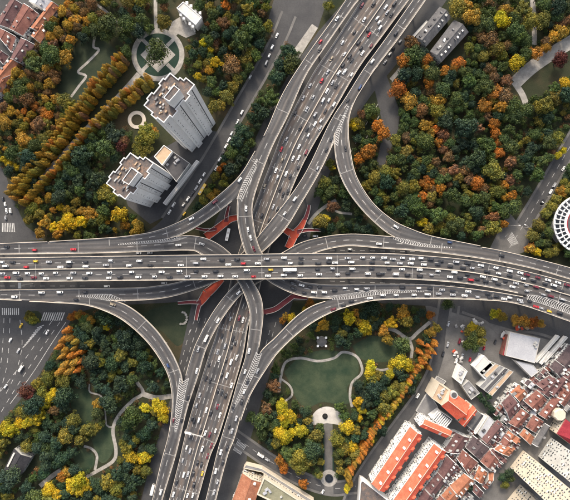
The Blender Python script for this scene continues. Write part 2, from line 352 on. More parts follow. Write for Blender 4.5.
fl('SEA','flyover_ramp','curved connector ramp beside semicircular plaza park, from right edge down to bottom centre',sea_O,sea_I,z_over,M['asph_r'],dz=-0.03,
   lanes=[(.5,(.3,.72))],lpar=(0,1),rpar=(.48,.755))
fl('EW','main_flyover','broad traffic-filled flyover crossing the whole picture from left to right on top',EW_T,EW_B,lambda x,y:Z_EW,M['asph_ew'],
   lanes=[(.245,(0,1)),(.745,(0,1))],median=.5,rpar=(0,.86),jt=18)

# gores: chevron hatching
def gore(key, a, b, zf, w=0.75, pitch=2.0, lean=1):
    n = 60; a = cat(a, 0.5); b = cat(b, 0.5)
    def rs(c):
        s = np.concatenate([[0], np.cumsum(np.hypot(*np.diff(c, axis=0).T))]); t = np.linspace(0, s[-1], n)
        return np.c_[np.interp(t, s, c[:,0]), np.interp(t, s, c[:,1])]
    a, b = rs(a), rs(b); root = ROADS[key]['root']; off = ROADS[key]['off']
    def P(t, f):
        t = min(n-1.001, max(0, t)); i = int(t); q = (a[i]*(1-t+i)+a[i+1]*(t-i)); r = (b[i]*(1-t+i)+b[i+1]*(t-i)); p = q+(r-q)*f
        return np.array(W(p[0], p[1], zf(p[0], p[1])+0.07))-off
    T = np.linalg.norm(P(n-1, .5)-P(0, .5)); k = n/T; mk = MB(); x = 0
    while x < T-1:
        wd = np.linalg.norm(P(x*k,0)-P(x*k,1)); sh = lean*wd*0.35
        for f0, f1, s0, s1 in ((0.05,.5,0,sh),(.5,.95,sh,0)):
            mk.quad(P((x+s0)*k,f0), P((x+s1)*k,f1), P((x+s1+w)*k,f1), P((x+s0+w)*k,f0))
        x += pitch
    for f in (0.0, 1.0):
        for i in range(n-1):
            mk.quad(P(i,f*.94), P(i,f*.94+.06), P(i+1,f*.94+.06), P(i+1,f*.94))
    tag(mk.build('chevron_marking', M['paint'], root), kind='stuff')
gore('W3',[(178,236),(160,239.5),(140,241.5),(118,244)],[(189,236.5),(175,241),(150,243.5),(118,245)],z_over)
gore('W1',[(236.5,199),(243,183),(252,167),(257,158)],[(242,202),(249,185),(255,170),(258,159)],z_over)
gore('W1',[(322,297),(345,294),(380,289.5),(424,290.6)],[(330,299.5),(350,299),(380,294.5),(424,291.6)],z_over)
gore('W3',[(256,352),(248,372),(240,390),(231,412)],[(262,353),(256,370),(246,390),(232,413)],z_over)
gore('W2',[(391,236),(405,239),(425,243.5),(452,247.2)],[(393,239),(405,243.5),(425,247),(452,248.2)],z_under)
gore('W4',[(331,146),(334,135),(340,122),(348,105)],[(338,146),(340,132),(344,120),(349.5,106)],z_under)
gore('W4',[(122,299),(110,294.5),(95,294.3),(76,295.6)],[(126,302),(110,301),(95,298.5),(76,296.6)],z_under)
gore('W2',[(179.5,378),(177,395),(175,415),(174.5,432)],[(189,378),(185,395),(181,415),(176,433)],z_under)
gore('EW',[(527,294.5),(545,297),(575,307),(610,319)],[(527,299.5),(545,305),(575,316),(610,326)],lambda x,y:Z_EW,lean=-1)
# ---------------------------------------------------------------- piers
def inside_np(x, y, P):
    Q = np.roll(P, 1, 0); c = ((P[:,1] > y) != (Q[:,1] > y)); d = np.where(Q[:,1]-P[:,1] == 0, 1e-9, Q[:,1]-P[:,1])
    return bool((c & (x < (Q[:,0]-P[:,0])*(y-P[:,1])/d+P[:,0])).sum() % 2)
def inside(x, y, poly):
    c = False; n = len(poly); j = n-1
    for i in range(n):
        xi, yi = poly[i][0], poly[i][1]; xj, yj = poly[j][0], poly[j][1]
        if (yi > y) != (yj > y) and x < (xj-xi)*(y-yi)/(yj-yi)+xi: c = not c
        j = i
    return c
for k, r in ROADS.items(): r['poly'] = np.vstack([r['A'], r['B'][::-1]]); r['zmin'] = min(r['A'][:,2].min(), r['B'][:,2].min())
for k, r in ROADS.items():
    A, B, off = r['A'], r['B'], r['off']; C = (A+B)/2; s = np.concatenate([[0], np.cumsum(np.linalg.norm(np.diff(C, axis=0), axis=1))])
    sv = 14.0; pier_n = 0
    while sv < s[-1]-6:
        i = min(len(s)-2, int(np.searchsorted(s, sv))); c = C[i]; wd = np.linalg.norm(B[i]-A[i]); e = (B[i]-A[i])/wd; zt = c[2]-1.7
        offs = [0.0] if wd < 14 else ([-.24, .24] if wd < 24 else [-.3, 0, .3])
        pts = [c+e*wd*f for f in offs]
        bad = False
        for k2, r2 in ROADS.items():
            if k2 == k: continue
            for p in pts:
                for ddx, ddy in ((0,0),(2,0),(-2,0),(0,2),(0,-2)):
                    if inside_np(p[0]+ddx, p[1]+ddy, r2['poly']): bad = True
        if bad: sv += 3.0; continue
        pr = 0.9 if len(offs) == 1 else 0.8
        m = MB()
        for p in pts: m.cyl(p[0]-off[0], p[1]-off[1], -0.4, zt-1.2, pr, n=10)
        hw = max(0.5, wd*0.32)
        q0 = c-e*hw-off; q1 = c+e*hw-off
        m.bar(q0, q1, 1.9, zt-1.2, zt+0.02)
        m.build('pier', M['conc_d'], r['root']); sv += 32.0; pier_n += 1

# ---------------------------------------------------------------- ground, streets, paths
def sheet(name, poly, z, material, parent=None, thick=None, smooth=False):
    p = [W(x, y)[:2] for x, y in (cat(list(poly)+[poly[0]], 3.0)[:-1] if smooth else poly)]
    m = MB()
    if thick: m.prism(p, z-thick, z)
    else:
        if area2(p) < 0: p = p[::-1]
        m.add([(x, y, z) for x, y in p], [tuple(range(len(p)))])
    return m.build(name, material, parent)
def strip(name, pts, w, z, material, parent=None, closed=False, thick=0.0):
    c = cat(pts, 2.0); n = len(c); m = MB(); pw = [np.array(W(*p)[:2]) for p in c]; hw = w*S/2; Lp, Rp = [], []
    for i in range(n):
        a = pw[max(0, i-1)]; b = pw[min(n-1, i+1)]
        if closed and i in (0, n-1): a, b = pw[n-2], pw[1]
        d = (b-a)/np.linalg.norm(b-a); nn = np.array([-d[1], d[0]])*hw; Lp.append(pw[i]+nn); Rp.append(pw[i]-nn)
    for i in range(n-1):
        m.quad((*Rp[i], z), (*Rp[i+1], z), (*Lp[i+1], z), (*Lp[i], z))
        if thick:
            for P, q in ((Lp, 0), (Rp, 1)): m.quad((*P[i], z), (*P[i+1], z), (*P[i+1], z-thick), (*P[i], z-thick))
    return m.build(name, material, parent)
g = MB(); g.quad((-3000,-3000,0),(3000,-3000,0),(3000,3000,0),(-3000,3000,0)); tag(g.build('ground', M['ground']), kind='structure')
def struct(o, label=None):
    o['kind'] = 'structure'
    if label: o['label'] = label
    return o
BLOCK = []       # pixel polygons where no tree may stand
def blk(poly): BLOCK.append([tuple(p) for p in poly])
def blk_strip(pts, w):
    c = cat(pts, 3.0); L, Rr = [], []
    for i in range(len(c)):
        a = c[max(0, i-1)]; b = c[min(len(c)-1, i+1)]; d = (b-a)/(np.linalg.norm(b-a)+1e-9); nn = np.array([-d[1], d[0]])*w/2; L.append(c[i]+nn); Rr.append(c[i]-nn)
    BLOCK.append([tuple(p) for p in L]+[tuple(p) for p in Rr[::-1]])
road_ns = [(400,-60),(350,-5),(318,32),(290,72),(263,122),(241,170),(215,222),(197,280),(186,330),(170,400),(150,465),(136,520),(236,520),(250,440),(268,380),(285,325),(300,280),(312,228),(326,182),(346,132),(372,94),(408,50),(444,4),(480,-50)]
road_ew = [(-60,236),(60,242),(150,247),(260,240),(380,238),(470,246),(570,272),(640,296),(640,372),(570,346),(500,326),(430,306),(330,300),(180,302),(100,306),(60,318),(-60,318)]
struct(sheet('street_road', road_ew, 0.030, M['asph_g']))
struct(sheet('street_road', road_ns, 0.036, M['asph_g']))
road_sw = [(-40,306),(72,310),(70,322),(58,342),(40,374),(14,408),(-40,470)]
struct(sheet('street_road', road_sw, 0.042, M['asph_g'])); blk(road_sw)
SIDE = [(298,-6),(289,14),(279,38),(262,70),(236,115),(206,166),(168,222),(140,243)]
struct(strip('side_street', SIDE, 12, 0.048, M['asph_g'])); blk_strip(SIDE, 14)
plaza_n = [(276,-8),(330,-8),(318,28),(303,52),(290,44),(278,40),(268,20)]
struct(sheet('paved_square', plaza_n, 0.054, M['asph_g'])); blk(plaza_n)
NE_ST = [(590,112),(575,138),(558,167),(540,198),(521,229),(508,250)]
struct(strip('street_road', NE_ST, 13, 0.048, M['asph_g'])); blk_strip(NE_ST, 15)
plaza_ne = [(488,252),(495,238),(503,222),(509,212),(517,222),(532,236),(524,252),(508,258)]
struct(sheet('paved_square', plaza_ne, 0.052, M['pave'])); blk(plaza_ne)
zb = MB()
ST_A = [(446,300),(441,330),(437,362),(423,392),(400,424),(372,462),(352,496),(345,520)]
ST_B = [(228,432),(248,446),(270,461),(300,478),(330,488),(356,486)]
pav_se = [(425,304),(470,306),(530,322),(640,356),(640,560),(340,560),(356,490),(378,462),(424,394),(438,364)]
struct(sheet('pavement', pav_se, 0.024, M['pave'])); blk(pav_se)
struct(strip('street_road', ST_A, 10, 0.056, M['asph_g'])); blk_strip(ST_A, 12)
struct(strip('street_road', ST_B, 11, 0.062, M['asph_g'])); blk_strip(ST_B, 13)
pav_w = [(-20,160),(4,168),(12,196),(20,214),(26,226),(44,240),(-20,240)]
struct(sheet('street_road', pav_w, 0.05, M['asph_g'])); blk(pav_w)
pav_nw = [(-40,-40),(66,-40),(40,30),(20,80),(0,120),(-40,130)]
struct(sheet('pavement', pav_nw, 0.024, M['asph_g']))
pav_tw = [(128,206),(150,224),(170,214),(202,164),(218,132),(200,128),(160,150),(120,180)]
struct(sheet('forecourt', pav_tw, 0.068, M['asph_g'])); blk(pav_tw); blk([(100,180),(130,145),(172,66),(202,82),(214,135),(190,165),(150,215)])
pav_n2 = [(372,78),(386,74),(400,112),(398,130),(384,166),(376,164),(384,130)]
struct(sheet('pavement', pav_n2, 0.066, M['asph_g'])); blk(pav_n2)
def sidewalk(pts, d, w, z):
    c = cat(pts, 6.0); out = []
    for i in range(len(c)):
        a = c[max(0, i-1)]; b = c[min(len(c)-1, i+1)]; t = (b-a)/(np.linalg.norm(b-a)+1e-9); out.append(c[i]+np.array([-t[1], t[0]])*d)
    struct(strip('pavement', out, w, z, M['pave'], thick=0.13)); blk_strip(out, w+1)
for pts, d in ((ST_A,6.3),(ST_A,-6.3),(ST_B,6.8),(ST_B,-6.8),(NE_ST,7.6),(NE_ST,-7.6),(SIDE[1:7],7.2),(SIDE[1:7],-7.2)): sidewalk(pts, d, 2.4, 0.17+abs(d)*.002)
for pts in ([(459,306),(456,328),(452,352),(447,366)],[(462,312),(486,322),(502,340),(498,356)],[(500,330),(540,334),(575,348)]): sidewalk(pts, 0, 2.6, 0.16)
# lawns
def lawn(poly, m='lawn', z=0.012, block=True):
    struct(sheet('lawn', poly, z, M[m], smooth=True))
    if block: blk(poly)
lawn([(60,72),(76,48),(92,34),(110,44),(118,62),(98,84),(74,100),(58,92)])
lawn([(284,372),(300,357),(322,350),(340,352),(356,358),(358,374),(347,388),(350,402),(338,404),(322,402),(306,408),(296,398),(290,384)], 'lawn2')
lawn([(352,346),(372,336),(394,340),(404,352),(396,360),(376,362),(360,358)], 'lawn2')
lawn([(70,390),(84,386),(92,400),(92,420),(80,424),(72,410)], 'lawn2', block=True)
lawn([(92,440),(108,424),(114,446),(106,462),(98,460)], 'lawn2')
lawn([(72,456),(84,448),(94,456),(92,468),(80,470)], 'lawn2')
lawn([(132,320),(150,310),(180,302),(196,306),(190,330),(178,346),(160,330)])
lawn([(312,210),(330,196),(344,206),(356,218),(340,216),(322,216)], 'lawn')
# paths
PATHS = [([(95,36),(93.5,47),(99,50),(88,62),(78,72),(86,76),(79,86),(71,97)],2.4),([(92,2),(103,9),(113,18),(124,29)],2.6),
 ([(155.5,-4),(155.5,12),(156,30)],3.6),([(139,74),(124,91),(104,112),(84,132),(60,158),(40,180)],5.5),
 ([(532,-4),(534,20),(534.5,45)],5),([(585,34),(566,45),(548,56),(530,69),(515,83)],13),([(514,82),(522,94),(526,104)],6),
 ([(137,382),(143,393),(132,401),(119,415),(113,430),(116,450),(113,461),(97,471),(84,478)],3.4),([(84,446),(92,449),(97,456),(95,470)],2.6),
 ([(89.5,384),(90,392),(101,396),(105,409),(106.6,425),(112,427)],1.6),([(40,486),(52,476),(61,470)],4.5),([(143,394),(156,397.6),(172,396)],5),
 ([(279,392),(281,376),(286,362),(300,358),(318,361),(334,358),(343,352),(356,356),(361.6,366),(361,374),(352,383),(350,396),(352,407)],2.6),
 ([(280,378),(290,386),(292,395),(284,402)],2.0),([(430,322),(418,332),(409,339),(396,331),(386,328)],3.6),([(409,339),(412,348),(411,358)],3.0),
 ([(372,366),(380,370),(392,368)],2.4),([(405,62),(398,72),(391,80)],4),([(336,200),(326,206),(316,214),(308,224)],3.2),([(352,214),(338,212),(330,206)],2.4)]
for k, (p, w) in enumerate(PATHS):
    struct(strip('path', p, w, 0.072+0.004*k, M['path'])); blk_strip(p, w+2.5)
def disc(name, cx, cy, r, z, material, a0=0, a1=360, r0=0, thick=0):
    n = 40; m = MB()
    pt = lambda q, a: W(cx+q*math.cos(R(a)), cy-q*math.sin(R(a)))[:2]
    for i in range(n):
        a, b = a0+(a1-a0)*i/n, a0+(a1-a0)*(i+1)/n
        if r0: m.quad((*pt(r0,a),z),(*pt(r,a),z),(*pt(r,b),z),(*pt(r0,b),z))
        else: m.add([(*pt(0,0),z),(*pt(r,a),z),(*pt(r,b),z)],[(0,1,2)])
        if thick:
            m.quad((*pt(r,a),z),(*pt(r,a),z-thick),(*pt(r,b),z-thick),(*pt(r,b),z))
            if r0: m.quad((*pt(r0,a),z),(*pt(r0,b),z),(*pt(r0,b),z-thick),(*pt(r0,a),z-thick))
    return m.build(name, material)
# circular garden
gx, gy = 158, 55
struct(disc('garden_bed', gx, gy, 22, 0.17, M['bed'])); struct(disc('circular_path', gx, gy, 26.5, 0.22, M['path'], r0=21.5, thick=0.15))
for k, a in enumerate((45, 135, 225, 315)):
    ca, sa = math.cos(R(a)), -math.sin(R(a))
    struct(strip('path', [(gx+13*ca, gy+13*sa), (gx+22*ca, gy+22*sa)], 3.6, 0.19+0.004*k, M['path']))
struct(sheet('tree_plaza', [(gx,gy-17.5),(gx+17.5,gy),(gx,gy+17.5),(gx-17.5,gy)], 0.26, M['path'], thick=0.2))
blk([(gx+27*math.cos(i*.3), gy+27*math.sin(i*.3)) for i in range(21)])
struct(sheet('paved_square', [(172,22),(180,17),(193,26),(196,34),(186,38),(178,34),(170,42),(166,38)], 0.16, M['path'])); blk([(170,0),(205,10),(200,38),(166,42)])
tag(disc('ring_bench', 137, 120, 9, 0.6, M['conc'], r0=5.5, thick=0.6), 'pale round stone ring in the trees beside the orange tree row', 'ring')
blk([(127,110),(147,110),(147,130),(127,130)])
# semicircular plaza with its axis
struct(disc('paved_square', 327, 423, 16.5, 0.20, M['plaza'], -8, 188)); blk([(311,424),(313,412),(320,406),(334,406),(341,412),(343,424)])
struct(strip('path', [(328,423),(328.5,450),(329,494)], 9, 0.16, M['pave'])); blk([(323,420),(334,420),(335,496),(322,496)])
struct(disc('paved_square', 329, 478, 8.5, 0.205, M['path']))
m = MB(); m.cyl(0,0,0,0.9,3.6,n=20); m.cyl(0,0,0.9,1.6,2.6,2.2,n=20); tag(m.build('planter', M['glass'], None, W(329,478,.2)), 'dark round basin at the lower end of the park axis', 'basin')
m = MB(); m.cyl(0,0,0,0.5,2.4,n=20); m.cyl(0,0,0.5,2.2,0.9,0.5,n=12); m.cyl(0,0,2.2,2.6,1.2,0.8,n=12); tag(m.build('fountain', M['rubber'], None, W(325,416,.2)), 'small dark fountain on the pale semicircular plaza', 'fountain')
for r_ in ((323.6,),(333.2,)):
    tag(strip('hedge', [(r_[0],430),(r_[0],470)], 1.4, 1.0, M['bed'], thick=1.0), 'low clipped hedge on the %s side of the park axis path' % ('left' if r_[0] < 328 else 'right'), 'hedge')
# ground markings on the lower left streets and crossings
def stripes(parent, poly4, n, z, frac=0.5):
    a, b, c, d = [np.array(p, float) for p in poly4]; m = MB()
    for i in range(n):
        t0, t1 = i/n, (i+frac)/n
        q = [a+(b-a)*t0, a+(b-a)*t1, d+(c-d)*t1, d+(c-d)*t0]
        m.quad(*[(*W(*p)[:2], z) for p in q])
    return m.build('crosswalk', M['paint'], parent)
def gmark(pts, w, z, dash=False):
    c = cat(pts, 1.0); m = MB()
    for i in range(len(c)-1):
        if dash and (i//5) % 2: continue
        a = np.array(W(*c[i])[:2]); b = np.array(W(*c[i+1])[:2]); d = (b-a)/np.linalg.norm(b-a); nn = np.array([-d[1],d[0]])*w/2
        m.quad((*(a-nn),z),(*(b-nn),z),(*(b+nn),z),(*(a+nn),z))
    return struct(m.build('road_marking', M['paint'], None))
struct(stripes(None, [(44,312.5),(66,312.5),(63,320.5),(41,320.5)], 10, 0.05))
struct(stripes(None, [(2,308),(20,308),(20,315),(2,315)], 9, 0.05))
struct(stripes(None, [(238,440),(247,446),(241,455),(233,450)], 8, 0.075))
struct(stripes(None, [(505,236),(512,231),(519,243),(512,246)], 7, 0.064))
struct(sheet('pavement', [(288,58),(312,24),(318,28),(298,60),(290,74)], 0.066, M['path']))
for p in ([(60,322),(46,342),(30,366),(12,394),(-6,424)],[(52,321),(37,342),(20,366),(0,392)]): gmark(p, .35, 0.05, True)
for p in ([(4,318),(3,340),(1,362),(-5,390)],[(10,318),(9,345),(6,370),(-2,398)],[(20,320),(22,345),(16,372),(4,398)]): gmark(p, .35, 0.05, True)
for p in ([(66,322),(50,346),(32,374),(10,404)],): gmark(p, .4, 0.05)
for i in range(9):
    t = i/9; x0, y0 = 44-18*t, 325+20*t; gmark([(x0, y0), (x0-7+2*t, y0+3+2*t)], .7, 0.05)
for p in ([(400,70),(378,104),(352,150),(330,196)],[(406,74),(384,108),(358,152)],[(270,330),(258,372),(246,410)],[(276,322),(264,366)],[(190,330),(180,366),(172,392)]): gmark(p, .35, 0.05, True)
for p in ([(200,318),(190,350),(180,384)],[(206,318),(196,350)],[(204,290),(198,310),(190,332)]): gmark(p, .35, 0.05, True)
for p in (NE_ST, ST_B): gmark(p, .28, 0.085, True)
for p in ([(-10,248),(60,250)],[(0,286),(90,286)],[(330,250),(440,252)],[(330,281),(470,286)]): gmark(p, .3, 0.05, True)
struct(stripes(None, [(2,223),(15,223),(16,232),(2,232)], 8, 0.06))
isl = sheet('traffic_island', [(25,312),(38,311),(42,318),(34,326),(26,322)], 0.16, M['lawn'], thick=0.14, smooth=True); struct(isl)

# ---------------------------------------------------------------- red footbridges at the four corners
m_, nt_, b_ = mat('red_deck', 0.75, 0.3)
n_ = noise(nt_, 0.3, 4); r_ = ramp(nt_, n_.outputs[0], [(0.3,(0.30,0.042,0.022)),(0.7,(0.42,0.07,0.035))]); nt_.links.new(r_.outputs[0], b_.inputs['Base Color']); M['red'] = m_
M['maroon'] = two_tone('maroon_deck', (0.13,0.03,0.035), (0.19,0.045,0.05), 0.3)
M['rail'] = two_tone('railing', (0.42,0.40,0.38), (0.55,0.53,0.5), 0.3)
def footbridge(label, arms, z=6.2):
    root = empty('footbridge', (*W(*arms[0][0][0], z)[:2], 0)); tag(root, label, 'footbridge', 'red footbridges at the interchange corners'); off = np.array(root.location)
    for k, (pts, w, mm) in enumerate(arms):
        c = cat(pts, 1.5); pw = [np.array(W(*p, z)[:2])-off[:2] for p in c]; n = len(pw); ws = w if isinstance(w, (list, tuple)) else (w, w)
        L, Q = [], []
        for i in range(n):
            a, b = pw[max(0,i-1)], pw[min(n-1,i+1)]; d = (b-a)/np.linalg.norm(b-a); h = (ws[0]+(ws[1]-ws[0])*i/(n-1))*S/2; nn = np.array([-d[1],d[0]])*h; L.append(pw[i]+nn); Q.append(pw[i]-nn)
        zz = z+0.012*k; m = MB(); rl = MB()
        for i in range(n-1):
            m.quad((*Q[i],zz),(*Q[i+1],zz),(*L[i+1],zz),(*L[i],zz)); m.quad((*Q[i],zz-.8),(*L[i],zz-.8),(*L[i+1],zz-.8),(*Q[i+1],zz-.8),1)
            for P in (L, Q): m.quad((*P[i],zz),(*P[i+1],zz),(*P[i+1],zz-.8),(*P[i],zz-.8),1)
        m.build('deck', [M[mm], M['conc']], root)
        for P in (L, Q):
            rl = MB()
            for i in range(1, n-1): rl.bar(P[i], P[i+1], 0.28, zz+0.02, zz+1.1)
            if rl.v: rl.build('railing', M['rail'], root)
        for i in (n-2,):
            pm = MB(); pm.cyl(pw[i][0], pw[i][1], -0.3, zz-.8, .55, n=8); pm.build('pier', M['conc_d'], root)
    pm = MB(); pm.cyl(0, 0, -0.3, z-.8, .7, n=8); pm.build('pier', M['conc_d'], root)
    return root
footbridge('red footbridge fork between the two towers side ramp and wide flyover, upper left', [([(226,222),(217,229),(206,237)],(7,8),'red'),([(226,222),(231,219),(240,217)],(7,5),'red'),([(226,222),(227,214),(229,206)],(4,2.6),'maroon'),([(217,229),(206,230),(196,228)],(3,2.4),'maroon')])
footbridge('red footbridge fork below the main crossing, lower left of the centre', [([(207,293),(213,288),(222,279)],(9,6),'red'),([(207,293),(203,299),(199,304)],(9,6),'red'),([(201,302),(190,302),(178,303)],(4,2.6),'maroon'),([(200,303),(198,310),(196,320)],(4,3),'maroon')])
footbridge('red footbridge fork above the main crossing, right of the centre', [([(294,235),(300,228),(305,219)],(9,4),'red'),([(294,235),(287,231),(280,226)],(8,5),'red'),([(294,235),(291,242),(288,248)],(8,7),'red'),([(305,220),(308,211),(309,205)],(4,3),'maroon'),([(297,232),(308,230),(321,230.5)],(4,2.4),'maroon')])
footbridge('dark red curved footbridge below the main crossing, right of the centre', [([(264,312),(275,309),(285,302),(293,296)],(5,5),'maroon'),([(293,296),(299,297),(307,298)],(5,2.6),'maroon'),([(264,312),(258,311),(250,308)],(5,4),'maroon')])

# ---------------------------------------------------------------- vehicles
def car_meshes(Lc, Wc, hood, hb, hr, ws, rw, tag_):
    # plan outline with rounded corners, extruded; then cabin. x forward
    def outline(x0, x1, w, ch):
        return [(x0,-w+ch),(x0+ch*.7,-w),(x1-ch*1.2,-w),(x1,-w+ch*1.3),(x1,w-ch*1.3),(x1-ch*1.2,w),(x0+ch*.7,w),(x0,w-ch)]
    a = Lc/2; w = Wc/2; body = MB()
    o1 = outline(-a, a, w, .35); o2 = outline(-a+.06, a-.1, w-.05, .35)
    n = 8
    vs = [(x,y,.25) for x,y in o1]+[(x,y,.6) for x,y in o1]+[(x,y,hb if x < ws else hb-.12) for x,y in o2]
    fs = [(i,(i+1)%n,n+(i+1)%n,n+i) for i in range(n)]+[(n+i,n+(i+1)%n,2*n+(i+1)%n,2*n+i) for i in range(n)]+[tuple(range(2*n,3*n)),tuple(range(n))[::-1]]
    body.add(vs, fs)
    # cabin: base ring at hb, roof ring at hr
    b0, b1 = rw-.55, ws+.75; wr = w-.28; wb = w-.1
    base = [(b0,-wb),(b1,-wb),(b1,wb),(b0,wb)]; roof = [(rw,-wr),(ws,-wr),(ws,wr),(rw,wr)]
    body.add([(x,y,hb-.02) for x,y in base]+[(x,y,hr-.08) for x,y in roof]+[(x*.94 if x>0 else x*.96,y*.86,hr) for x,y in roof], [(4,5,9,8),(5,6,10,9),(6,7,11,10),(7,4,8,11),(8,9,10,11)])
    # pillars are the body-coloured gaps left between panes
    body.add([(x,y,hb-.02) for x,y in base]+[(x,y,hr-.08) for x,y in roof], [(0,1,5,4),(1,2,6,5),(2,3,7,6),(3,0,4,7)])
    def pane(i, j, t0=.12, t1=.88, f0=.1, f1=.92):
        P = lambda t, f: np.array([*(np.array(base[i])*(1-t)+np.array(base[j])*t), hb])*(1-f)+np.array([*(np.array(roof[i])*(1-t)+np.array(roof[j])*t), hr-.08])*f
        c = P(.5,.5); q = [P(t0,f0),P(t1,f0),P(t1,f1),P(t0,f1)]; nr = np.cross(q[1]-q[0], q[3]-q[0]); nr /= np.linalg.norm(nr)
        return [p+nr*.02 for p in q]
    wsn = MB(); wsn.quad(*pane(1,2,.06,.94)); rwn = MB(); rwn.quad(*pane(3,0,.08,.92)); sd = MB(); sd2 = MB()
    sd.quad(*pane(0,1)); sd2.quad(*pane(2,3))
    wh = MB(); nseg = 12
    for k in range(nseg):
        t0, t1 = 2*math.pi*k/nseg, 2*math.pi*(k+1)/nseg; r = .33
        wh.quad((r*math.cos(t0),-.1,r*math.sin(t0)),(r*math.cos(t1),-.1,r*math.sin(t1)),(r*math.cos(t1),.1,r*math.sin(t1)),(r*math.cos(t0),.1,r*math.sin(t0)))
        for y in (-.1,.1): wh.add([(0,y,0),(r*math.cos(t0),y,r*math.sin(t0)),(r*math.cos(t1),y,r*math.sin(t1))],[(0,1,2)])
    return dict(body=body.mesh(tag_+'_body', M['carpaint']), windscreen=wsn.mesh(tag_+'_ws', M['glass']), rear_window=rwn.mesh(tag_+'_rw', M['glass']),
                side=[sd.mesh(tag_+'_s1', M['glass']), sd2.mesh(tag_+'_s2', M['glass'])], wheel=wh.mesh(tag_+'_wh', M['rubber']), wx=a-.85, wy=w-.12)
SEDAN = car_meshes(4.7, 1.85, 1.2, .88, 1.45, .55, -1.15, 'sedan')
HATCH = car_meshes(4.0, 1.75, .9, .92, 1.52, .7, -1.45, 'hatch')
MPV = car_meshes(5.1, 1.95, .8, 1.05, 1.85, 1.15, -2.05, 'mpv')
SUV = car_meshes(4.8, 1.95, 1.0, 1.0, 1.75, .75, -1.85, 'suv')
def bus_meshes(Lb, Wb, hb, tag_, cab=False):
    body = MB(); a, w = Lb/2, Wb/2
    if cab:
        body.prism([(-a,-w),(a-2.4,-w),(a-2.4,w),(-a,w)], .75, hb); body.prism([(a-2.1,-w+.1),(a-.15,-w+.1),(a,-w+.3),(a,w-.3),(a-.15,w-.1),(a-2.1,w-.1)], .5, hb-.7)
        body.box(-a+.1, a-.2, -.45, .45, .5, .74)
    else:
        body.prism([(-a,-w+.2),(-a+.2,-w),(a-.3,-w),(a,-w+.35),(a,w-.35),(a-.3,w),(-a+.2,w),(-a,w-.2)], .35, hb)
    top = MB()
    if not cab:
        for x in (-a*.55, a*.3): top.box(x-.9, x+.9, -.6, .6, hb, hb+.22)
    ws = MB(); hz = hb-.75 if cab else hb
    ws.box(a-.01, a+.03, -w+.4, w-.4, hz-1.3, hz-.25)
    s1 = MB()
    for y in ((-w-.02,-w+.02),(w-.02,w+.02)):
        if cab: s1.box(a-1.4, a-.5, y[0]+(.1 if y[0]<0 else -.1), y[1]+(.1 if y[0]<0 else -.1), hz-1.2, hz-.3)
        else: s1.box(-a+.8, a-.8, y[0], y[1], hb-1.5, hb-.5)
    wh = SEDAN['wheel']
    return dict(body=body.mesh(tag_+'_body', M['carpaint']), windscreen=ws.mesh(tag_+'_ws', M['glass']), rear_window=None, side=[s1.mesh(tag_+'_s', M['glass'])],
                wheel=wh, wx=a-1.6, wy=w-.12, top=top.mesh(tag_+'_top', M['rail']) if top.v else None)
BUS = bus_meshes(11.0, 2.5, 3.1, 'bus'); VAN = bus_meshes(6.0, 2.0, 2.4, 'van'); TRUCK = bus_meshes(9.0, 2.4, 3.3, 'truck', True)
CC = {'b':((.03,.06,.16),'blue'),'t':((.30,.25,.18),'beige'),'w':((.74,.74,.73),'white'),'s':((.33,.34,.36),'silver grey'),'k':((.022,.023,.028),'black'),'r':((.42,.02,.03),'red'),'m':((.13,.018,.03),'dark red'),'y':((.62,.40,.03),'yellow')}
CARS = []
def put_car(px, py, c, kind, road, z=None, heading=None, flip=False):
    if road in ROADS:
        r = ROADS[road]; Cn = (r['A']+r['B'])/2
        z0 = float(Cn[:,2].mean())
        for _ in range(3):
            x, y, _q = W(px, py, z0+.5); i = int(np.argmin(np.hypot(Cn[:,0]-x, Cn[:,1]-y))); z0 = float(Cn[i][2])
        a, b = Cn[max(0,i-1)], Cn[min(len(Cn)-1,i+1)]; t = b-a
        ca, cb = r['A'][i], r['B'][i]; e = (cb-ca); f = float(np.dot(np.array([x,y])-ca[:2], e[:2])/np.dot(e[:2],e[:2])); w_ = float(np.linalg.norm(e))
        lo = 2.3/w_; f2 = min(1-lo, max(lo, f)); x += float((f2-f)*e[0]); y += float((f2-f)*e[1])
        # height of the deck under the car, following its slope
        zz = float((ca+(cb-ca)*f2)[2]); hd = math.atan2(t[1], t[0]); pitch = -math.atan2(float(t[2]), math.hypot(t[0], t[1])); z0 = zz
    else:
        z0 = z if z is not None else 0.07; x, y, _q = W(px, py, z0+.5); hd = heading; pitch = 0
    CARS.append(dict(x=x, y=y, z=z0+0.035, hd=hd, pitch=pitch, c=c, kind=kind, road=road, px=px, py=py, flip=flip))
def cars(road, ox, oy, sc, txt, **kw):
    for it in txt.split(';'):
        it = it.strip()
        if not it: continue
        p = it.split(','); k = p[2]; kind = {'B':'bus','V':'van','T':'truck'}.get(p[3] if len(p) > 3 else '', 'car')
        put_car(ox+float(p[0])/sc, oy+float(p[1])/sc, k, kind, road, **kw)
E = 'EW'
cars(E,0,228,6,'12,204,w;75,205,k;213,200,y;293,203,s;415,203,w;513,203,k;33,228,w;157,234,r;363,234,w;412,230,k;515,230,w;14,273,s;97,269,w;165,272,w;248,273,w;333,269,w;440,268,s;537,270,w;44,297,r;118,303,k;203,297,m;277,302,w;418,300,w;510,300,k')
cars('W3',0,228,6,'38,112,k;207,132,r;440,128,r'); cars('W4',0,228,6,'250,387,w;360,385,w;87,412,w;512,384,k')
cars(E,95,228,6,'93,195,w;267,197,w;65,222,s;205,224,w;330,224,k;515,223,w;88,267,w;220,264,w;400,263,w;506,259,w;83,299,w;150,294,k;261,294,w;357,291,w;448,295,k;555,290,s'); cars('W3',95,228,6,'500,102,w')
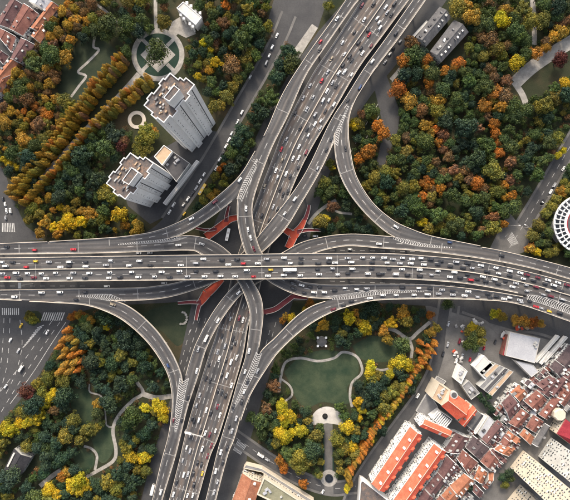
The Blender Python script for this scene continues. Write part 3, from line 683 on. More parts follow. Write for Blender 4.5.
cars(E,190,228,6,'80,185,w;190,190,k;280,187,k;460,185,s;565,178,w;36,210,s;230,219,w;320,213,r;407,212,w;36,258,k;155,258,k;340,253,w;484,251,y;87,290,w;183,288,w;272,290,w;381,292,r;468,286,w;563,282,w')
cars('W1',190,228,6,'364,58,w;383,125,m;348,8,w'); cars('W2',190,228,6,'292,386,w'); cars('W3',190,228,6,'70,95,s')
cars(E,285,228,6,'95,180,k;265,180,w;375,180,s;466,177,w;527,178,w;33,211,w;95,208,k;198,212,k;262,205,k;300,208,w;398,205,w;522,207,k;28,249,w,B;195,247,k;285,243,s;403,245,w;520,243,k;91,284,w;205,277,w;316,279,w;377,272,k;497,274,w;565,275,k')
cars('W1',285,228,6,'48,330,k;100,343,w;150,352,k;208,354,k;50,362,k;115,387,k;173,385,w;235,385,w;298,372,k;360,360,w;430,367,w;490,362,s'); cars('SEA',285,228,6,'510,420,w;398,438,k;350,465,k;290,487,m'); cars('W2',285,228,6,'565,95,w')
cars(E,380,228,6,'25,178,w;77,186,s;135,179,w;192,185,w;246,181,w;303,187,k;365,198,k;457,203,s;525,210,k;43,208,w;120,212,s;185,212,w;263,219,w;347,218,k;422,230,k;497,238,k;553,240,s;55,243,k;132,247,w;238,250,w;348,258,w;447,265,w;525,278,k;12,273,k;95,277,w;165,281,k;240,287,k;310,280,s;420,293,w;482,297,k;545,311,r')
cars('W1',380,228,6,'135,355,k;232,360,w;300,362,k;373,370,s;437,375,k;530,380,w;97,403,w;205,401,w;285,397,w;352,394,s;437,400,s;508,405,w')
cars('W2',475,240,6,'160,93,k')
cars(E,475,240,6,'35,152,w;126,167,w;208,185,w;272,195,w;312,208,m;378,225,m;438,240,w;498,255,w;552,270,m;72,188,k;142,200,w;208,213,k;290,232,w;352,243,k;420,262,k;472,271,w;47,220,w;117,236,w;183,247,k;246,259,s;307,270,s;368,281,m;438,303,w;517,305,k;15,235,k;65,247,k;140,262,k;225,280,w;312,305,s;412,328,s;455,337,m;523,355,s')
cars('W1',475,240,6,'78,322,k;130,338,k;208,346,w;270,360,s;16,341,s;92,348,k;173,367,w;275,380,s;365,405,r;400,409,s;447,428,y;510,437,k;330,365,k')
N = 'NS'
cars(N,345,0,6,'245,42,w;252,75,s;193,110,w;204,135,w;210,168,w;296,22,k;278,88,k;140,178,k;145,208,r;82,255,k;97,288,k;105,318,w;28,338,k;42,360,k;115,118,w;-3,325,w;55,458,w;3,425,w')
cars('W1',290,0,6,'282,112,w;183,250,r;178,300,k'); cars(N,290,0,6,'315,255,w;318,390,k;292,438,w;324,432,w;190,485,r'); cars('W4',345,0,6,'160,365,w;305,200,k')
cars(N,255,75,6,'465,45,s;487,65,k;432,95,w;408,152,w;443,152,w;473,178,w;360,238,s;395,275,w;360,293,w;312,323,k;397,322,s;320,362,w;270,318,k;310,205,s;158,445,r;264,430,w;310,465,m'); cars('W4',255,75,6,'558,150,k')
cars(N,215,150,6,'468,50,w;503,45,w;503,105,k;427,143,w;450,157,k;365,123,w;375,163,w;390,235,k;408,265,k;443,250,k;350,340,s;376,355,k;280,395,k;325,420,k;315,475,s'); cars('W4',215,150,6,'478,295,w;417,382,w'); cars('NWA',215,150,6,'148,180,w'); cars('NWA',140,120,3.8,'195,375,w;282,308,m'); cars('W1',215,150,6,'187,352,w')
cars('W2',180,280,6,'228,242,w;158,348,w,V;110,415,s'); cars(N,180,280,6,'303,230,s;355,228,m;378,240,w;270,395,s;235,470,w;340,465,w;307,490,w;318,350,k;332,377,k;310,400,k;225,430,s'); cars('W3',180,280,6,'408,424,w')
cars('W2',165,355,6,'190,95,w;140,255,k;103,390,k'); cars(N,165,355,6,'325,25,w;395,45,w;372,122,w;245,140,k;270,152,k;340,118,k;318,215,k;342,222,k;364,245,k;315,310,m;330,360,w;248,330,w;275,345,k;203,390,w;175,395,k;148,378,k;212,455,k;242,468,w;303,455,w;268,478,m;430,15,w;367,30,k')
cars('SWA',165,355,6,'52,390,m'); cars('W3',165,355,6,'480,100,w;475,220,w;527,165,k;468,282,k;408,310,k;427,380,s;385,425,k;402,455,s'); cars('SEA',165,355,6,'555,95,s')
cars('W2',145,417,6,'95,450,w;220,18,k'); cars(N,145,417,6,'250,183,w;270,205,s;343,190,w;397,172,m;378,235,m;226,260,s;315,275,k;338,285,k;290,338,k;347,340,y;232,347,w;258,342,s;292,405,k;162,462,w;185,390,k;255,470,w;287,470,w')
cars('W3',145,417,6,'493,185,k;455,210,w;467,270,k;425,323,w;415,450,s')
hs = math.atan2(115-166, 236-206); hs = math.atan2(51, 30)      # side street heading (world)
cars('side street',140,120,3.8,'348,52,w;338,75,w;327,100,w;314,128,k;303,150,w;290,183,w;243,207,w;228,232,w;214,258,s;198,280,k;182,300,w;165,322,w;128,322,w;112,350,w', heading=hs)
cars('side street',140,120,3.8,'238,265,y,B;168,357,y', heading=hs)
cars('side street',140,0,3.8,'520,135,w;502,180,w;491,212,w;480,240,s;418,293,w;387,428,w;371,463,w', heading=math.atan2(110,50))
cars('lower left street',0,240,3.8,'80,325,y;180,350,w;40,380,w;70,420,s', heading=R(62)); cars('lower left street',0,370,3.8,'22,62,w', heading=R(55)); cars('lower left street',0,240,3.8,'82,487,w,V', heading=R(58))
cars('right side street',420,120,3.8,'545,185,w;510,248,s;497,272,w;465,310,k', heading=math.atan2(31,20))
cars('left edge street',0,120,3.8,'20,320,w;25,345,w;22,372,s;12,300,k;40,345,w', heading=R(100))
cars('market street',435,310,7.57,'185,235,m;215,130,s;265,375,r;150,330,w;205,350,s;455,240,k;95,260,s;60,330,k;100,105,s;330,345,w;370,290,r;160,385,w', heading=R(70))
cars('bottom street',225,430,6.7,'240,165,w,V;284,197,s', heading=R(-33))
cars('park side street',280,370,3.8,'523,98,w;162,462,w', heading=R(57))
cars('street under the flyovers',345,0,6,'268,325,w;240,372,s;290,290,k;330,250,s', heading=math.atan2(40,32)); cars('street under the flyovers',145,417,6,'48,430,w,T', heading=R(76)); cars('street under the flyovers',190,228,6,'228,40,w,B', heading=R(78))
cars('street under the flyovers',285,228,6,'120,47,k;182,49,w;390,128,w', heading=0.0); cars('street under the flyovers',95,228,6,'330,149,s;262,151,s;415,330,s;72,350,w', heading=0.0)
# further traffic that is too dark to pick out one by one, kept clear of the cars above
def extra(road, n, fs, r0, r1):
    r = ROADS[road]; L = len(r['A']); k = 0
    for _ in range(n*8):
        if k >= n: break
        i = int(rnd.uniform(r0, r1)*(L-1)); f = rnd.choice(fs); p = r['A'][i]+(r['B'][i]-r['A'][i])*f; px, py = PX(p[0], p[1], p[2]+.5)
        if min((c['x']-p[0])**2+(c['y']-p[1])**2 for c in CARS) < 8.5**2 or not (2 < px < 568 and 2 < py < 497): continue
        put_car(px, py, rnd.choice('kkkkkssswbtkm'), 'car', road); k += 1
extra('NS', 26, (.56,.685,.80,.92), .03, .45); extra('NS', 16, (.09,.2,.32,.44), .03, .42); extra('NS', 18, (.56,.685,.80,.92), .6, .99); extra('NS', 14, (.09,.2,.32,.44), .6, .99)
extra('W3', 6, (.3,.7), .7, .98); extra('W1', 5, (.28,.7), .55, .8); extra('W4', 4, (.3,.7), .5, .95); extra('NEA', 3, (.3,.7), .2, .9); extra('SWA', 3, (.3,.7), .2, .8)
ROADN = {'EW':'the widest left-to-right flyover','NS':'the wide flyover from top to bottom','W1':'the top-to-lower-right ramp','W2':'the right-to-bottom-left ramp','W3':'the left-to-bottom ramp','W4':'the left-to-top-right ramp','NWA':'the curve by the towers','SWA':'the curve at lower left','SEA':'the curve beside the park','NEA':'the loop at upper right'}
byk = {}
for c in CARS:
    rn = ROADN.get(c['road'], 'the '+c['road'])
    if c['road'] == 'EW':
        r = ROADS['EW']; i = int(np.argmin(np.hypot(r['A'][:,0]-c['x'], r['A'][:,1]-c['y']))); f = np.linalg.norm(np.array([c['x'],c['y']])-r['A'][i][:2])/np.linalg.norm(r['B'][i][:2]-r['A'][i][:2])
        c['sub'] = 'upper' if f < .5 else 'lower'; rn = c['sub']+' half of the widest flyover'; c['flip'] = f < .5; c['lane'] = f
    elif c['road'] == 'NS':
        r = ROADS['NS']; Cn = (r['A']+r['B'])/2; i = int(np.argmin(np.hypot(Cn[:,0]-c['x'], Cn[:,1]-c['y']))); f = np.linalg.norm(np.array([c['x'],c['y']])-r['A'][i][:2])/np.linalg.norm(r['B'][i][:2]-r['A'][i][:2])
        c['sub'] = 'left' if f < .5 else 'right'; rn = c['sub']+' half of the top-to-bottom flyover'; c['flip'] = f > .5
    elif c['road'] in ('W3','W4','NWA','SEA'): c['flip'] = c['road'] == 'W3'
    c['rn'] = rn; byk.setdefault((c['kind'], c['c'], rn), []).append(c)
for (kd, cc, rn), lst in byk.items():
    vert = lst[0]['road'] not in ('EW',)
    lst.sort(key=lambda c: c['py'] if vert else c['px'])
    for k, c in enumerate(lst):
        cn = CC[cc][1]; side = 'top' if vert else 'left'
        c['label'] = ('%s %s on %s' % (cn, kd, rn)) if len(lst) == 1 else '%s %s, %s %s one from the %s on %s' % (cn, kd, ordn(k+1), cn.split()[0], side, rn)
for c in CARS:
    kd = c['kind']; me = {'bus':BUS,'van':VAN,'truck':TRUCK}.get(kd) or rnd.choice((SEDAN,SEDAN,SEDAN,SUV,SUV,HATCH,HATCH,MPV))
    root = empty({'car':{id(SUV):'estate_car',id(HATCH):'hatchback_car',id(MPV):'people_carrier'}.get(id(me),'sedan_car'),'bus':'bus','van':'van','truck':'truck'}[kd], (c['x'],c['y'],c['z']))
    root.rotation_euler = (0, c['pitch'] if not c['flip'] else -c['pitch'], c['hd']+(math.pi if c['flip'] else 0)+rnd.uniform(-.02,.02))
    tag(root, c['label'], kd, 'vehicles on '+c['rn'].replace('the ', '', 1) if c['rn'].startswith('the ') else 'vehicles on the '+c['rn'])
    col = np.array(CC[c['c']][0])*rnd.uniform(.85, 1.1); col = (*[float(min(1, q)) for q in col], 1)
    o = obj('body', me['body'], root); o.color = col
    obj('windscreen', me['windscreen'], root)
    if me['rear_window']: obj('rear_window', me['rear_window'], root)
    for s_ in me['side']: obj('side_window', s_, root)
    if me.get('top'): obj('roof_unit', me['top'], root)
    for sx in (-1,1):
        for sy in (-1,1): obj('wheel', me['wheel'], root, (sx*me['wx'], sy*me['wy'], .33))

# pale ornamental rocks on the dark lawn, market stalls by the street trees
root = empty('garden_rocks', W(184,318,0)); tag(root, 'pale curved rock group on dark lawn left of the red footbridge', 'rocks')
for k in range(9):
    a = -1.9+k*.42; m = MB(); x, y = 4.2*math.cos(a)-1.5, 5.2*math.sin(a); n = 7
    ring = [(x+rnd.uniform(.8,1.5)*math.cos(j*6.283/n), y+rnd.uniform(.7,1.3)*math.sin(j*6.283/n)) for j in range(n)]; m.prism(ring, -.1, rnd.uniform(.5,1.3)); m.build('rock', M['path'], root)
stalls = []
for k in range(26):
    ax_, ay_ = rnd.choice(((462,322,498,330),(452,350,462,362),(500,330,503,352),(473,318,482,324),(455,325,462,346),(514,326,530,329)))[:4], 0
    x0, y0, x1, y1 = ax_; stalls.append((rnd.uniform(x0,x1), rnd.uniform(y0,y1), rnd.choice(('white','white','red','grey'))))
stalls.sort(); cntS = {}
for x, y, c in stalls:
    cntS[c] = cntS.get(c, 0)+1; root = empty('market_stall', W(x,y,0), rnd.uniform(0,3)); tag(root, '%s canopy stall, %s %s one from left by the street trees, lower right' % (c, ordn(cntS[c]), c), 'stall', 'market stalls by the street trees')
    s_ = rnd.uniform(1.1,2.0); m = MB(); m.add([(-s_,-s_*.7,2.3),(s_,-s_*.7,2.3),(s_,s_*.7,2.3),(-s_,s_*.7,2.3),(0,0,3.0)],[(0,1,4),(1,2,4),(2,3,4),(3,0,4)]); m.build('canopy', {'white':M['paint'],'red':M['red'],'grey':M['joint']}[c], root)
    for sx in (-1,1):
        for sy in (-1,1): m = MB(); m.cyl(sx*s_*.95,sy*s_*.66,0,2.35,.05,n=5); m.build('post', M['rail'], root)
# ---------------------------------------------------------------- buildings
def roof_mat(name, c0, c1, c2):
    m, nt, b = mat(name, 0.85, 0.2)
    n = noise(nt, 0.25, 5); r = ramp(nt, n.outputs[0], [(0.25,c0),(0.5,c1),(0.78,c2)])
    n2 = noise(nt, 2.2, 4, rough=.75); c = mix(nt, 0.75, r.outputs[0], ramp(nt, n2.outputs[0], [(0.3,(0.32,)*3),(0.62,(1.15,)*3)]).outputs[0], 'MULTIPLY')
    nt.links.new(c, b.inputs['Base Color']); bump(nt, b, n2.outputs[0], .5, .15); return m
M['tile_brown'] = roof_mat('brown_tile', (0.075,0.045,0.048), (0.115,0.062,0.062), (0.17,0.10,0.095))
M['tile_red'] = roof_mat('red_brown_tile', (0.11,0.052,0.046), (0.17,0.074,0.06), (0.24,0.125,0.1))
M['tile_orange'] = roof_mat('orange_tile', (0.20,0.085,0.055), (0.29,0.12,0.07), (0.38,0.19,0.12))
M['tile_bright'] = roof_mat('bright_orange_tile', (0.52,0.085,0.05), (0.62,0.11,0.062), (0.66,0.16,0.1))
M['tile_crimson'] = roof_mat('crimson_tile', (0.17,0.018,0.028), (0.22,0.024,0.036), (0.26,0.04,0.05))
M['tile_grey'] = roof_mat('grey_tile', (0.06,0.06,0.066), (0.10,0.10,0.105), (0.15,0.145,0.145))
M['tile_dark'] = roof_mat('dark_tile', (0.055,0.042,0.048), (0.08,0.06,0.065), (0.12,0.09,0.09))
M['tile_black'] = roof_mat('slate_tile', (0.022,0.022,0.026), (0.036,0.036,0.042), (0.055,0.054,0.06))
M['white'] = two_tone('white_plaster', (0.74,0.73,0.71), (0.84,0.83,0.81), 0.1, 0.8, 1.5)
M['cream'] = two_tone('cream_plaster', (0.46,0.41,0.33), (0.58,0.52,0.43), 0.12, 0.8, 1.5)
M['offw'] = two_tone('grey_plaster', (0.34,0.345,0.34), (0.48,0.485,0.475), 0.12, 0.85, 1.5)
M['flat_grey'] = two_tone('flat_roof_grey', (0.15,0.15,0.155), (0.24,0.24,0.245), 0.15, 0.9, 1.2)
M['flat_dark'] = two_tone('flat_roof_dark', (0.055,0.055,0.062), (0.09,0.088,0.092), 0.2, 0.9, 1.2)
M['flat_pale'] = two_tone('flat_roof_pale', (0.32,0.33,0.36), (0.42,0.43,0.46), 0.08, 0.8, 1.0)
M['flat_white'] = two_tone('flat_roof_white', (0.40,0.39,0.37), (0.58,0.56,0.53), 0.1, 0.8, 1.0)
M['flat_green'] = two_tone('flat_roof_green', (0.15,0.15,0.105), (0.25,0.24,0.165), 0.15, 0.9, 1.0)
M['roof_rust'] = roof_mat('rusty_roof', (0.075,0.073,0.078), (0.11,0.095,0.09), (0.24,0.15,0.105))
M['tan'] = two_tone('tan_roof', (0.34,0.24,0.16), (0.48,0.36,0.25), 0.2)
m_, nt_, b_ = mat('window_glass', 0.15, 0.5)
n_ = noise(nt_, 0.7, 1); r_ = ramp(nt_, n_.outputs[0], [(0.35,(0.02,0.025,0.03)),(0.65,(0.09,0.10,0.11))]); nt_.links.new(r_.outputs[0], b_.inputs['Base Color']); M['win'] = m_
WIN = {}
def win_mesh(w, h):
    k = (round(w,2), round(h,2))
    if k not in WIN:
        m = MB(); m.box(-w/2, w/2, -.04, .05, -h/2, h/2); WIN[k] = m.mesh('window', M['win'])
    return WIN[k]
def edges_facing(p):     # (a, b, outward normal) of a counter-clockwise polygon
    for i in range(len(p)):
        a, b = np.array(p[i]), np.array(p[(i+1)%len(p)]); d = b-a; L = np.linalg.norm(d)
        if L > .01: yield a, b, np.array([d[1], -d[0]])/L, L
BALC = {}
def balc_mesh(k):
    if k not in BALC:
        m = MB(); w = (1.1,.8,.55)[k]; dp = (.9,.7,.55)[k]; m.box(-w,w,-dp,0,-.15,.0); m.box(-w,w,-dp,-dp+.1,0,.95); m.box(-w,-w+.1,-dp,0,0,.95); m.box(w-.1,w,-dp,0,0,.95)
        if k == 2: m = MB(); m.box(-.45,.45,-.5,0,0,.6)
        BALC[k] = m.mesh('balcony', M[('white','offw','flat_pale')[k]])
    return BALC[k]
def windows(root, p, z0, z1, floor, pitch, w, h, origin, skip=0.0, facing=True, maxn=290, edge_min=3.0, balc=0.0):
    n = 0; ob = np.array(origin[:2]); st = MB()
    for a, b, nr, L in edges_facing(p):
        mid = (a+b)/2+ob
        if L < edge_min or (facing and np.dot(nr, -mid)/np.linalg.norm(mid) < 0.12): continue
        k = max(1, int(L/pitch)); rz = math.atan2((b-a)[1], (b-a)[0]); z = z0+floor*.55
        while z < z1-h/2-.2:
            for j in range(k):
                if rnd.random() < skip: continue
                q = a+(b-a)*(j+.5+rnd.uniform(-.12,.12))/k
                if rnd.random() < balc:
                    kk = rnd.choice((0,0,1,2,2)); o = obj('air_conditioner' if kk == 2 else 'balcony', balc_mesh(kk), root, (float(q[0]+(b-a)[0]/L*(.9 if kk == 2 else 0)), float(q[1]+(b-a)[1]/L*(.9 if kk == 2 else 0)), z-h/2-.2), rz)
                if n < maxn: o = obj('window', win_mesh(w*rnd.choice((1,1,1.4,.7,.5)), h*rnd.choice((1,1,.8))), root, (float(q[0]), float(q[1]), z)); o.rotation_euler = (0,0,rz); n += 1
            z += floor
    return n
def offset_poly(p, d):
    out = []; n = len(p)
    for i in range(n):
        a, b, c = np.array(p[i-1]), np.array(p[i]), np.array(p[(i+1)%n]); e0 = (b-a)/np.linalg.norm(b-a); e1 = (c-b)/np.linalg.norm(c-b)
        n0 = np.array([-e0[1],e0[0]]); n1 = np.array([-e1[1],e1[0]]); s_ = n0+n1; s_ /= max(.35, np.dot(s_, n0)); out.append(tuple(b+s_*d))
    return out
def footprint(poly_px, z):
    p = [np.array(W(x, y, z)[:2]) for x, y in poly_px]
    if area2(p) < 0: p = p[::-1]
    c = sum(p)/len(p); return [tuple(q-c) for q in p], (float(c[0]), float(c[1]), 0.0)
def block(name, label, cat_, poly_px, h, wall='white', roof='flat_grey', par=0.9, pw=0.35, zpix=None, win=None, group=None, clutter=0, ptop=None):
    p, loc = footprint(poly_px, h if zpix is None else zpix); root = empty(name, loc); tag(root, label, cat_, group)
    m = MB(); n = len(p)
    m.add([(x,y,-.3) for x,y in p]+[(x,y,h) for x,y in p], [(i,(i+1)%n,n+(i+1)%n,n+i) for i in range(n)]); m.build('wall', M[wall], root)
    m = MB(); m.add([(x,y,h-.02) for x,y in p], [tuple(range(n))]); m.build('roof', M[roof], root)
    if par:
        q = offset_poly(p, pw); o_ = offset_poly(p, -.06); m = MB()
        for i in range(n):
            j = (i+1)%n
            m.quad((*o_[i],h+par),(*o_[j],h+par),(*q[j],h+par),(*q[i],h+par)); m.quad((*q[i],h+par),(*q[j],h+par),(*q[j],h-.05),(*q[i],h-.05)); m.quad((*o_[i],h-.4),(*o_[j],h-.4),(*o_[j],h+par),(*o_[i],h+par))
        m.build('parapet', M[ptop or wall], root)
    if win: windows(root, p, *win, loc, .2, True, 290, 3.0, .3)
    for k in range(clutter):
        for t in range(30):
            x = rnd.uniform(min(a[0] for a in p), max(a[0] for a in p)); y = rnd.uniform(min(a[1] for a in p), max(a[1] for a in p))
            if inside(x, y, offset_poly(p, 2.0)): break
        else: continue
        m = MB(); sx, sy = rnd.uniform(.7,1.8), rnd.uniform(.6,1.2); a = rnd.choice((.6,.65,2.2)); m.box(-sx,sx,-sy,sy,0,rnd.uniform(.6,1.4)); m.box(-sx*.6,sx*.6,-sy*.6,sy*.6,0,1.6)
        m.build('roof_unit', M[rnd.choice(('flat_pale','offw','flat_dark'))], root, (x,y,h), a)
    return root
def tower(label, poly, pent, h, hp, wcols):
    root = block('residential_tower', label, 'tower', poly, h, 'white', 'roof_rust', 1.2, .5)
    ob = np.array(root.location)
    p2 = [tuple(np.array(W(x,y,hp)[:2])-ob[:2]) for x,y in pent]
    if area2(p2) < 0: p2 = p2[::-1]
    m = MB(); n = len(p2); m.add([(x,y,h) for x,y in p2]+[(x,y,hp) for x,y in p2], [(i,(i+1)%n,n+(i+1)%n,n+i) for i in range(n)]); ph = m.build('penthouse', M['white'], root)
    m = MB(); m.add([(x,y,hp-.6) for x,y in p2], [tuple(range(n))]); m.build('penthouse_roof', M['roof_rust'], ph)
    q = offset_poly(p2, .4); m = MB()
    for i in range(n):
        j = (i+1)%n; m.quad((*p2[i],hp),(*p2[j],hp),(*q[j],hp),(*q[i],hp)); m.quad((*q[i],hp),(*q[j],hp),(*q[j],hp-.6),(*q[i],hp-.6))
    m.build('penthouse_parapet', M['white'], ph)
    p, loc = footprint(poly, h)
    # recessed dark service slots and window columns on the walls towards the interchange
    cnt = 0
    for a, b, nr, L in edges_facing(p):
        mid = (a+b)/2+ob[:2]
        if L < 4.0 or np.dot(nr, -mid)/np.linalg.norm(mid) < .1: continue
        rz = math.atan2((b-a)[1], (b-a)[0])
        for f in ((.3,) if L < 9 else (.14,.34,.8)):
            qd = a+(b-a)*f; 
            z = 5.5
            while z < h-2.5 and cnt < 296:
                w = obj('window', win_mesh(1.1 if rnd.random()<.6 else .7, .8), root, (float(qd[0]+nr[0]*.01), float(qd[1]+nr[1]*.01), z), rz); cnt += 1; z += rnd.choice((3.0,6.0,6.0,9.0))
        if L > 7:
            m = MB(); m.box(-.32,.32,-.12,.01,2,h-.5); qd = (a+b)/2; m.build('service_slot', M['flat_dark'], root, (float(qd[0]),float(qd[1]),0), rz)
    for k in range(34):
        f = p[rnd.randrange(len(p))]; x, y = f[0]*rnd.uniform(.3,.75), f[1]*rnd.uniform(.3,.75)
        if inside(x, y, offset_poly(p2, -1.5)) or not inside(x, y, offset_poly(p, 1.2)): continue
        m = MB(); sx = rnd.uniform(.5,1.6); m.box(-sx,sx,-.5,.5,0,rnd.uniform(.5,1.6)); m.build('roof_unit', M[rnd.choice(('offw','flat_dark','tan','flat_grey'))], root, (x,y,h), .9)
    return root
STEP = [(0,2.2),(7,2.2),(7,0),(16,0),(16,2.4),(27,2.4),(27,0),(35,0),(35,2.2),(43.5,2.2),(43.5,13),(46.5,13),(46.5,18),(50,18),(50,30),(38.5,30),(38.5,33.5),(30,33.5),(30,30.8),(18,30.8),(18,33.5),(9,33.5),(9,30),(-1,30),(-1,21.5),(-3,21.5),(-3,14),(0,14)]
def stepped(ox, oy, u, k):
    L = math.hypot(*u); u = (u[0]/L, u[1]/L); v = (-u[1], u[0]); return [(ox+(a*u[0]+b*v[0])*k, oy+(a*u[1]+b*v[1])*k) for a, b in STEP]
TA = stepped(142.5,104.5,(27.5,-34),.96); TB = stepped(105,182.3,(25.6,-32.6),.90)
tower('tallest white residential tower with stepped rust-coloured roof, next to the circular garden', TA, [(163.4,97.8),(173.8,85),(179.8,89.6),(169.3,101.6)], 92, 106, 4)
tower('shorter white residential tower with stepped dark roof, beside the left curve', TB, [(121.8,180.5),(131.5,167.3),(138.2,172.6),(128.8,184.9)], 62, 73, 4)
block('podium_building','low flat-roofed building with tan roof between the two white towers','building',[(154.3,156.7),(164,145.3),(172.8,151.4),(162.3,165.5)],15,'white','tan',.8,.4)
block('podium_building','low dark flat-roofed block between the two towers, facing the side street','building',[(163.4,165.5),(173.5,152),(190,163.5),(176.5,182)],11,'offw','flat_dark',.7,.4,clutter=5)
block('canopy_building','long narrow white street building in front of the two towers','building',[(163,203),(165.5,205),(199,161.5),(196.5,160)],5,'white','flat_white',.3,.25)

def gable(name, label, cat_, quad, he, rise, roof, wall='white', party=2, dormers=0, terrace=None, group=None, win=True, chim=0, hip=0.0, zpix=None, dmat=None, tower_d=0):
    P = [np.array(W(x,y,(he if zpix is None else zpix))[:2]) for x,y in quad]; c = sum(P)/4; loc = (float(c[0]),float(c[1]),0.0)
    a, b, cc, d = [q-c for q in P]; root = empty(name, loc); tag(root, label, cat_, group)
    pl = [tuple(a),tuple(b),tuple(cc),tuple(d)]
    if area2(pl) < 0: pl = pl[::-1]
    m0, m1 = (a+d)/2, (b+cc)/2; ax = (m1-m0)/np.linalg.norm(m1-m0); r0, r1 = m0+ax*hip, m1-ax*hip; zr = he+rise
    m = MB(); n = 4; m.add([(x,y,-.3) for x,y in pl]+[(x,y,he) for x,y in pl], [(i,(i+1)%n,n+(i+1)%n,n+i) for i in range(n)])
    if not hip: m.add([(*a,he),(*d,he),(*m0,zr-.1)],[(0,1,2)]); m.add([(*b,he),(*cc,he),(*m1,zr-.1)],[(0,1,2)])
    m.build('wall', M[wall], root)
    def ov(p, q): v = p-q; return p+v/np.linalg.norm(v)*.45
    a2, d2, b2, c2 = ov(a,d), ov(d,a), ov(b,cc), ov(cc,b); ze = he-.25
    rf = MB(); rf.add([(*a2,ze),(*b2,ze),(*r1,zr),(*r0,zr)],[(0,1,2,3)]); rf.add([(*d2,ze),(*c2,ze),(*r1,zr),(*r0,zr)],[(3,2,1,0)])
    if hip: rf.add([(*a2,ze),(*d2,ze),(*r0,zr)],[(0,1,2)]); rf.add([(*b2,ze),(*c2,ze),(*r1,zr)],[(0,1,2)])
    ro = rf.build('roof', M[roof], root)
    rb = MB(); rb.bar(r0, r1, .4, zr-.08, zr+.16); rb.build('ridge', M['cream'] if 'bright' in roof else M[roof], ro)
    Lr = np.linalg.norm(m1-m0); half = np.linalg.norm(a-d)/2
    if party:
        for e0, e1, mm in ((a2,d2,m0),(b2,c2,m1))[:party]:
            w = MB()
            for s_, t_ in ((e0,mm),(mm,e1)):
                zs, zt = (ze, zr) if s_ is e0 else (zr, ze)
                nn = ax*.17; w.add([(*(s_-nn),zs+.35),(*(s_+nn),zs+.35),(*(t_+nn),zt+.35),(*(t_-nn),zt+.35),(*(s_-nn),zs-.5),(*(s_+nn),zs-.5),(*(t_+nn),zt-.5),(*(t_-nn),zt-.5)],[(0,1,2,3),(0,4,7,3),(1,2,6,5)])
            w.build('gable_wall', M[wall if wall != 'white' else rnd.choice(('white','offw'))], root)
    sd = (d-a)/np.linalg.norm(d-a)
    for k in range(dormers):
        f = (k+.5)/max(1,dormers)+rnd.uniform(-.08,.08); s_ = 1 if rnd.random()<.6 else -1; t = rnd.uniform(.35,.6)
        q = m0+(m1-m0)*f+sd*s_*half*t; zz = he+rise*(1-t)-.4; m = MB(); L2 = rnd.uniform(.45,.95)
        e, g_ = ax*L2, sd*s_*rnd.uniform(.9,1.4)
        cs = [q-e-g_*.6, q+e-g_*.6, q+e+g_, q-e+g_]; m.prism([tuple(v) for v in cs], zz, zz+1.5); dm = m.build('dormer', M[dmat or rnd.choice(('white','offw',roof,roof,'flat_grey'))], ro)
    for k in range(tower_d):    # gabled bays along the far eaves
        f = (k+.5)/tower_d; q = m0+(m1-m0)*f+sd*half*.86; e = ax*1.9; g_ = sd*1.7; zz = he-1
        m = MB(); cs = [q-e-g_, q+e-g_, q+e+g_, q-e+g_]; m.prism([tuple(v) for v in cs], zz, he+.6)
        m.add([(*(cs[0]+(-ax-sd)*.2),he+.6),(*(cs[1]+(ax-sd)*.2),he+.6),(*(cs[2]+(ax+sd)*.2),he+.6),(*(cs[3]+(-ax+sd)*.2),he+.6),(*(q),he+2.6)],[(0,1,4),(1,2,4),(2,3,4),(3,0,4)],1)
        m.build('roof_bay', [M['cream'], M[roof]], root)
    for k in range(chim):
        f = (k+.5)/chim+rnd.uniform(-.05,.05); q = m0+(m1-m0)*f-sd*half*.35; m = MB(); m.prism([tuple(q+ax*i*.9+sd*j*.7) for i,j in ((-1,-1),(1,-1),(1,1),(-1,1))], he, zr+.9); m.build('chimney', M['white'], ro)
    if terrace:
      for side in (1, -1):
        e0, e1 = (d, cc) if side > 0 else (a, b); L = np.linalg.norm(e1-e0); k = max(2, int(L/2.6)); dd = sd*side
        for j in range(k):
            if rnd.random() < (.08 if side > 0 else .45): continue
            q0 = e0+(e1-e0)*(j+.06)/k; q1 = e0+(e1-e0)*(j+.94)/k; dp = abs(terrace)*rnd.uniform(.45,1.0)*(1.15 if side > 0 else .7); hh = rnd.uniform(3.0,he-.8)
            m = MB(); m.prism([tuple(v) for v in (q0+dd*.05,q1+dd*.05,q1+dd*dp,q0+dd*dp)], -.2, hh, 0, 1); u_ = rnd.random()
            if u_ < .6: m.prism([tuple(v) for v in (q0+dd*.3+(q1-q0)*.15,q0+dd*.3+(q1-q0)*.6,q0+dd*dp*.7+(q1-q0)*.6,q0+dd*dp*.7+(q1-q0)*.15)], hh, hh+rnd.uniform(.5,1.6), 2)
            m.build('annex', [M[rnd.choice(('offw','offw','cream','white'))], M[rnd.choice(('flat_white','flat_grey','flat_grey','tile_brown','tile_brown','flat_dark','tile_dark'))], M[rnd.choice(('offw','flat_dark','tile_brown','flat_pale'))]], root)
    if win: windows(root, pl, 0, he, 2.8, 2.3, 1.2, 1.4, loc, .2, True, 280, 3.0, .5 if he > 14 else .15)
    return root
def q4(ox, oy, sc, *pts): return [(ox+x/sc, oy+y/sc) for x, y in pts]
ROWS = []
def row(q, roof='tile_brown', he=8.5, t=3.6, dm=6, rise=2.6):
    c = sum(np.array(p) for p in q)/4; q = [tuple(c+(np.array(p)-c)*1.07) for p in q]; ROWS.append((q, roof, he, t, dm, rise))
c5 = (425,434,7.57); c8 = (480,380,6.33); cb = (505,375,8.77); ce = (510,335,9.43); c4 = (440,395,8.14)
row(q4(*c5,(-75,545),(0,420),(62,478),(-10,600)),'tile_brown'); row(q4(*c5,(2,415),(98,300),(152,352),(62,474)),'tile_brown'); row(q4(*c5,(104,292),(168,168),(246,242),(162,348)),'tile_brown')
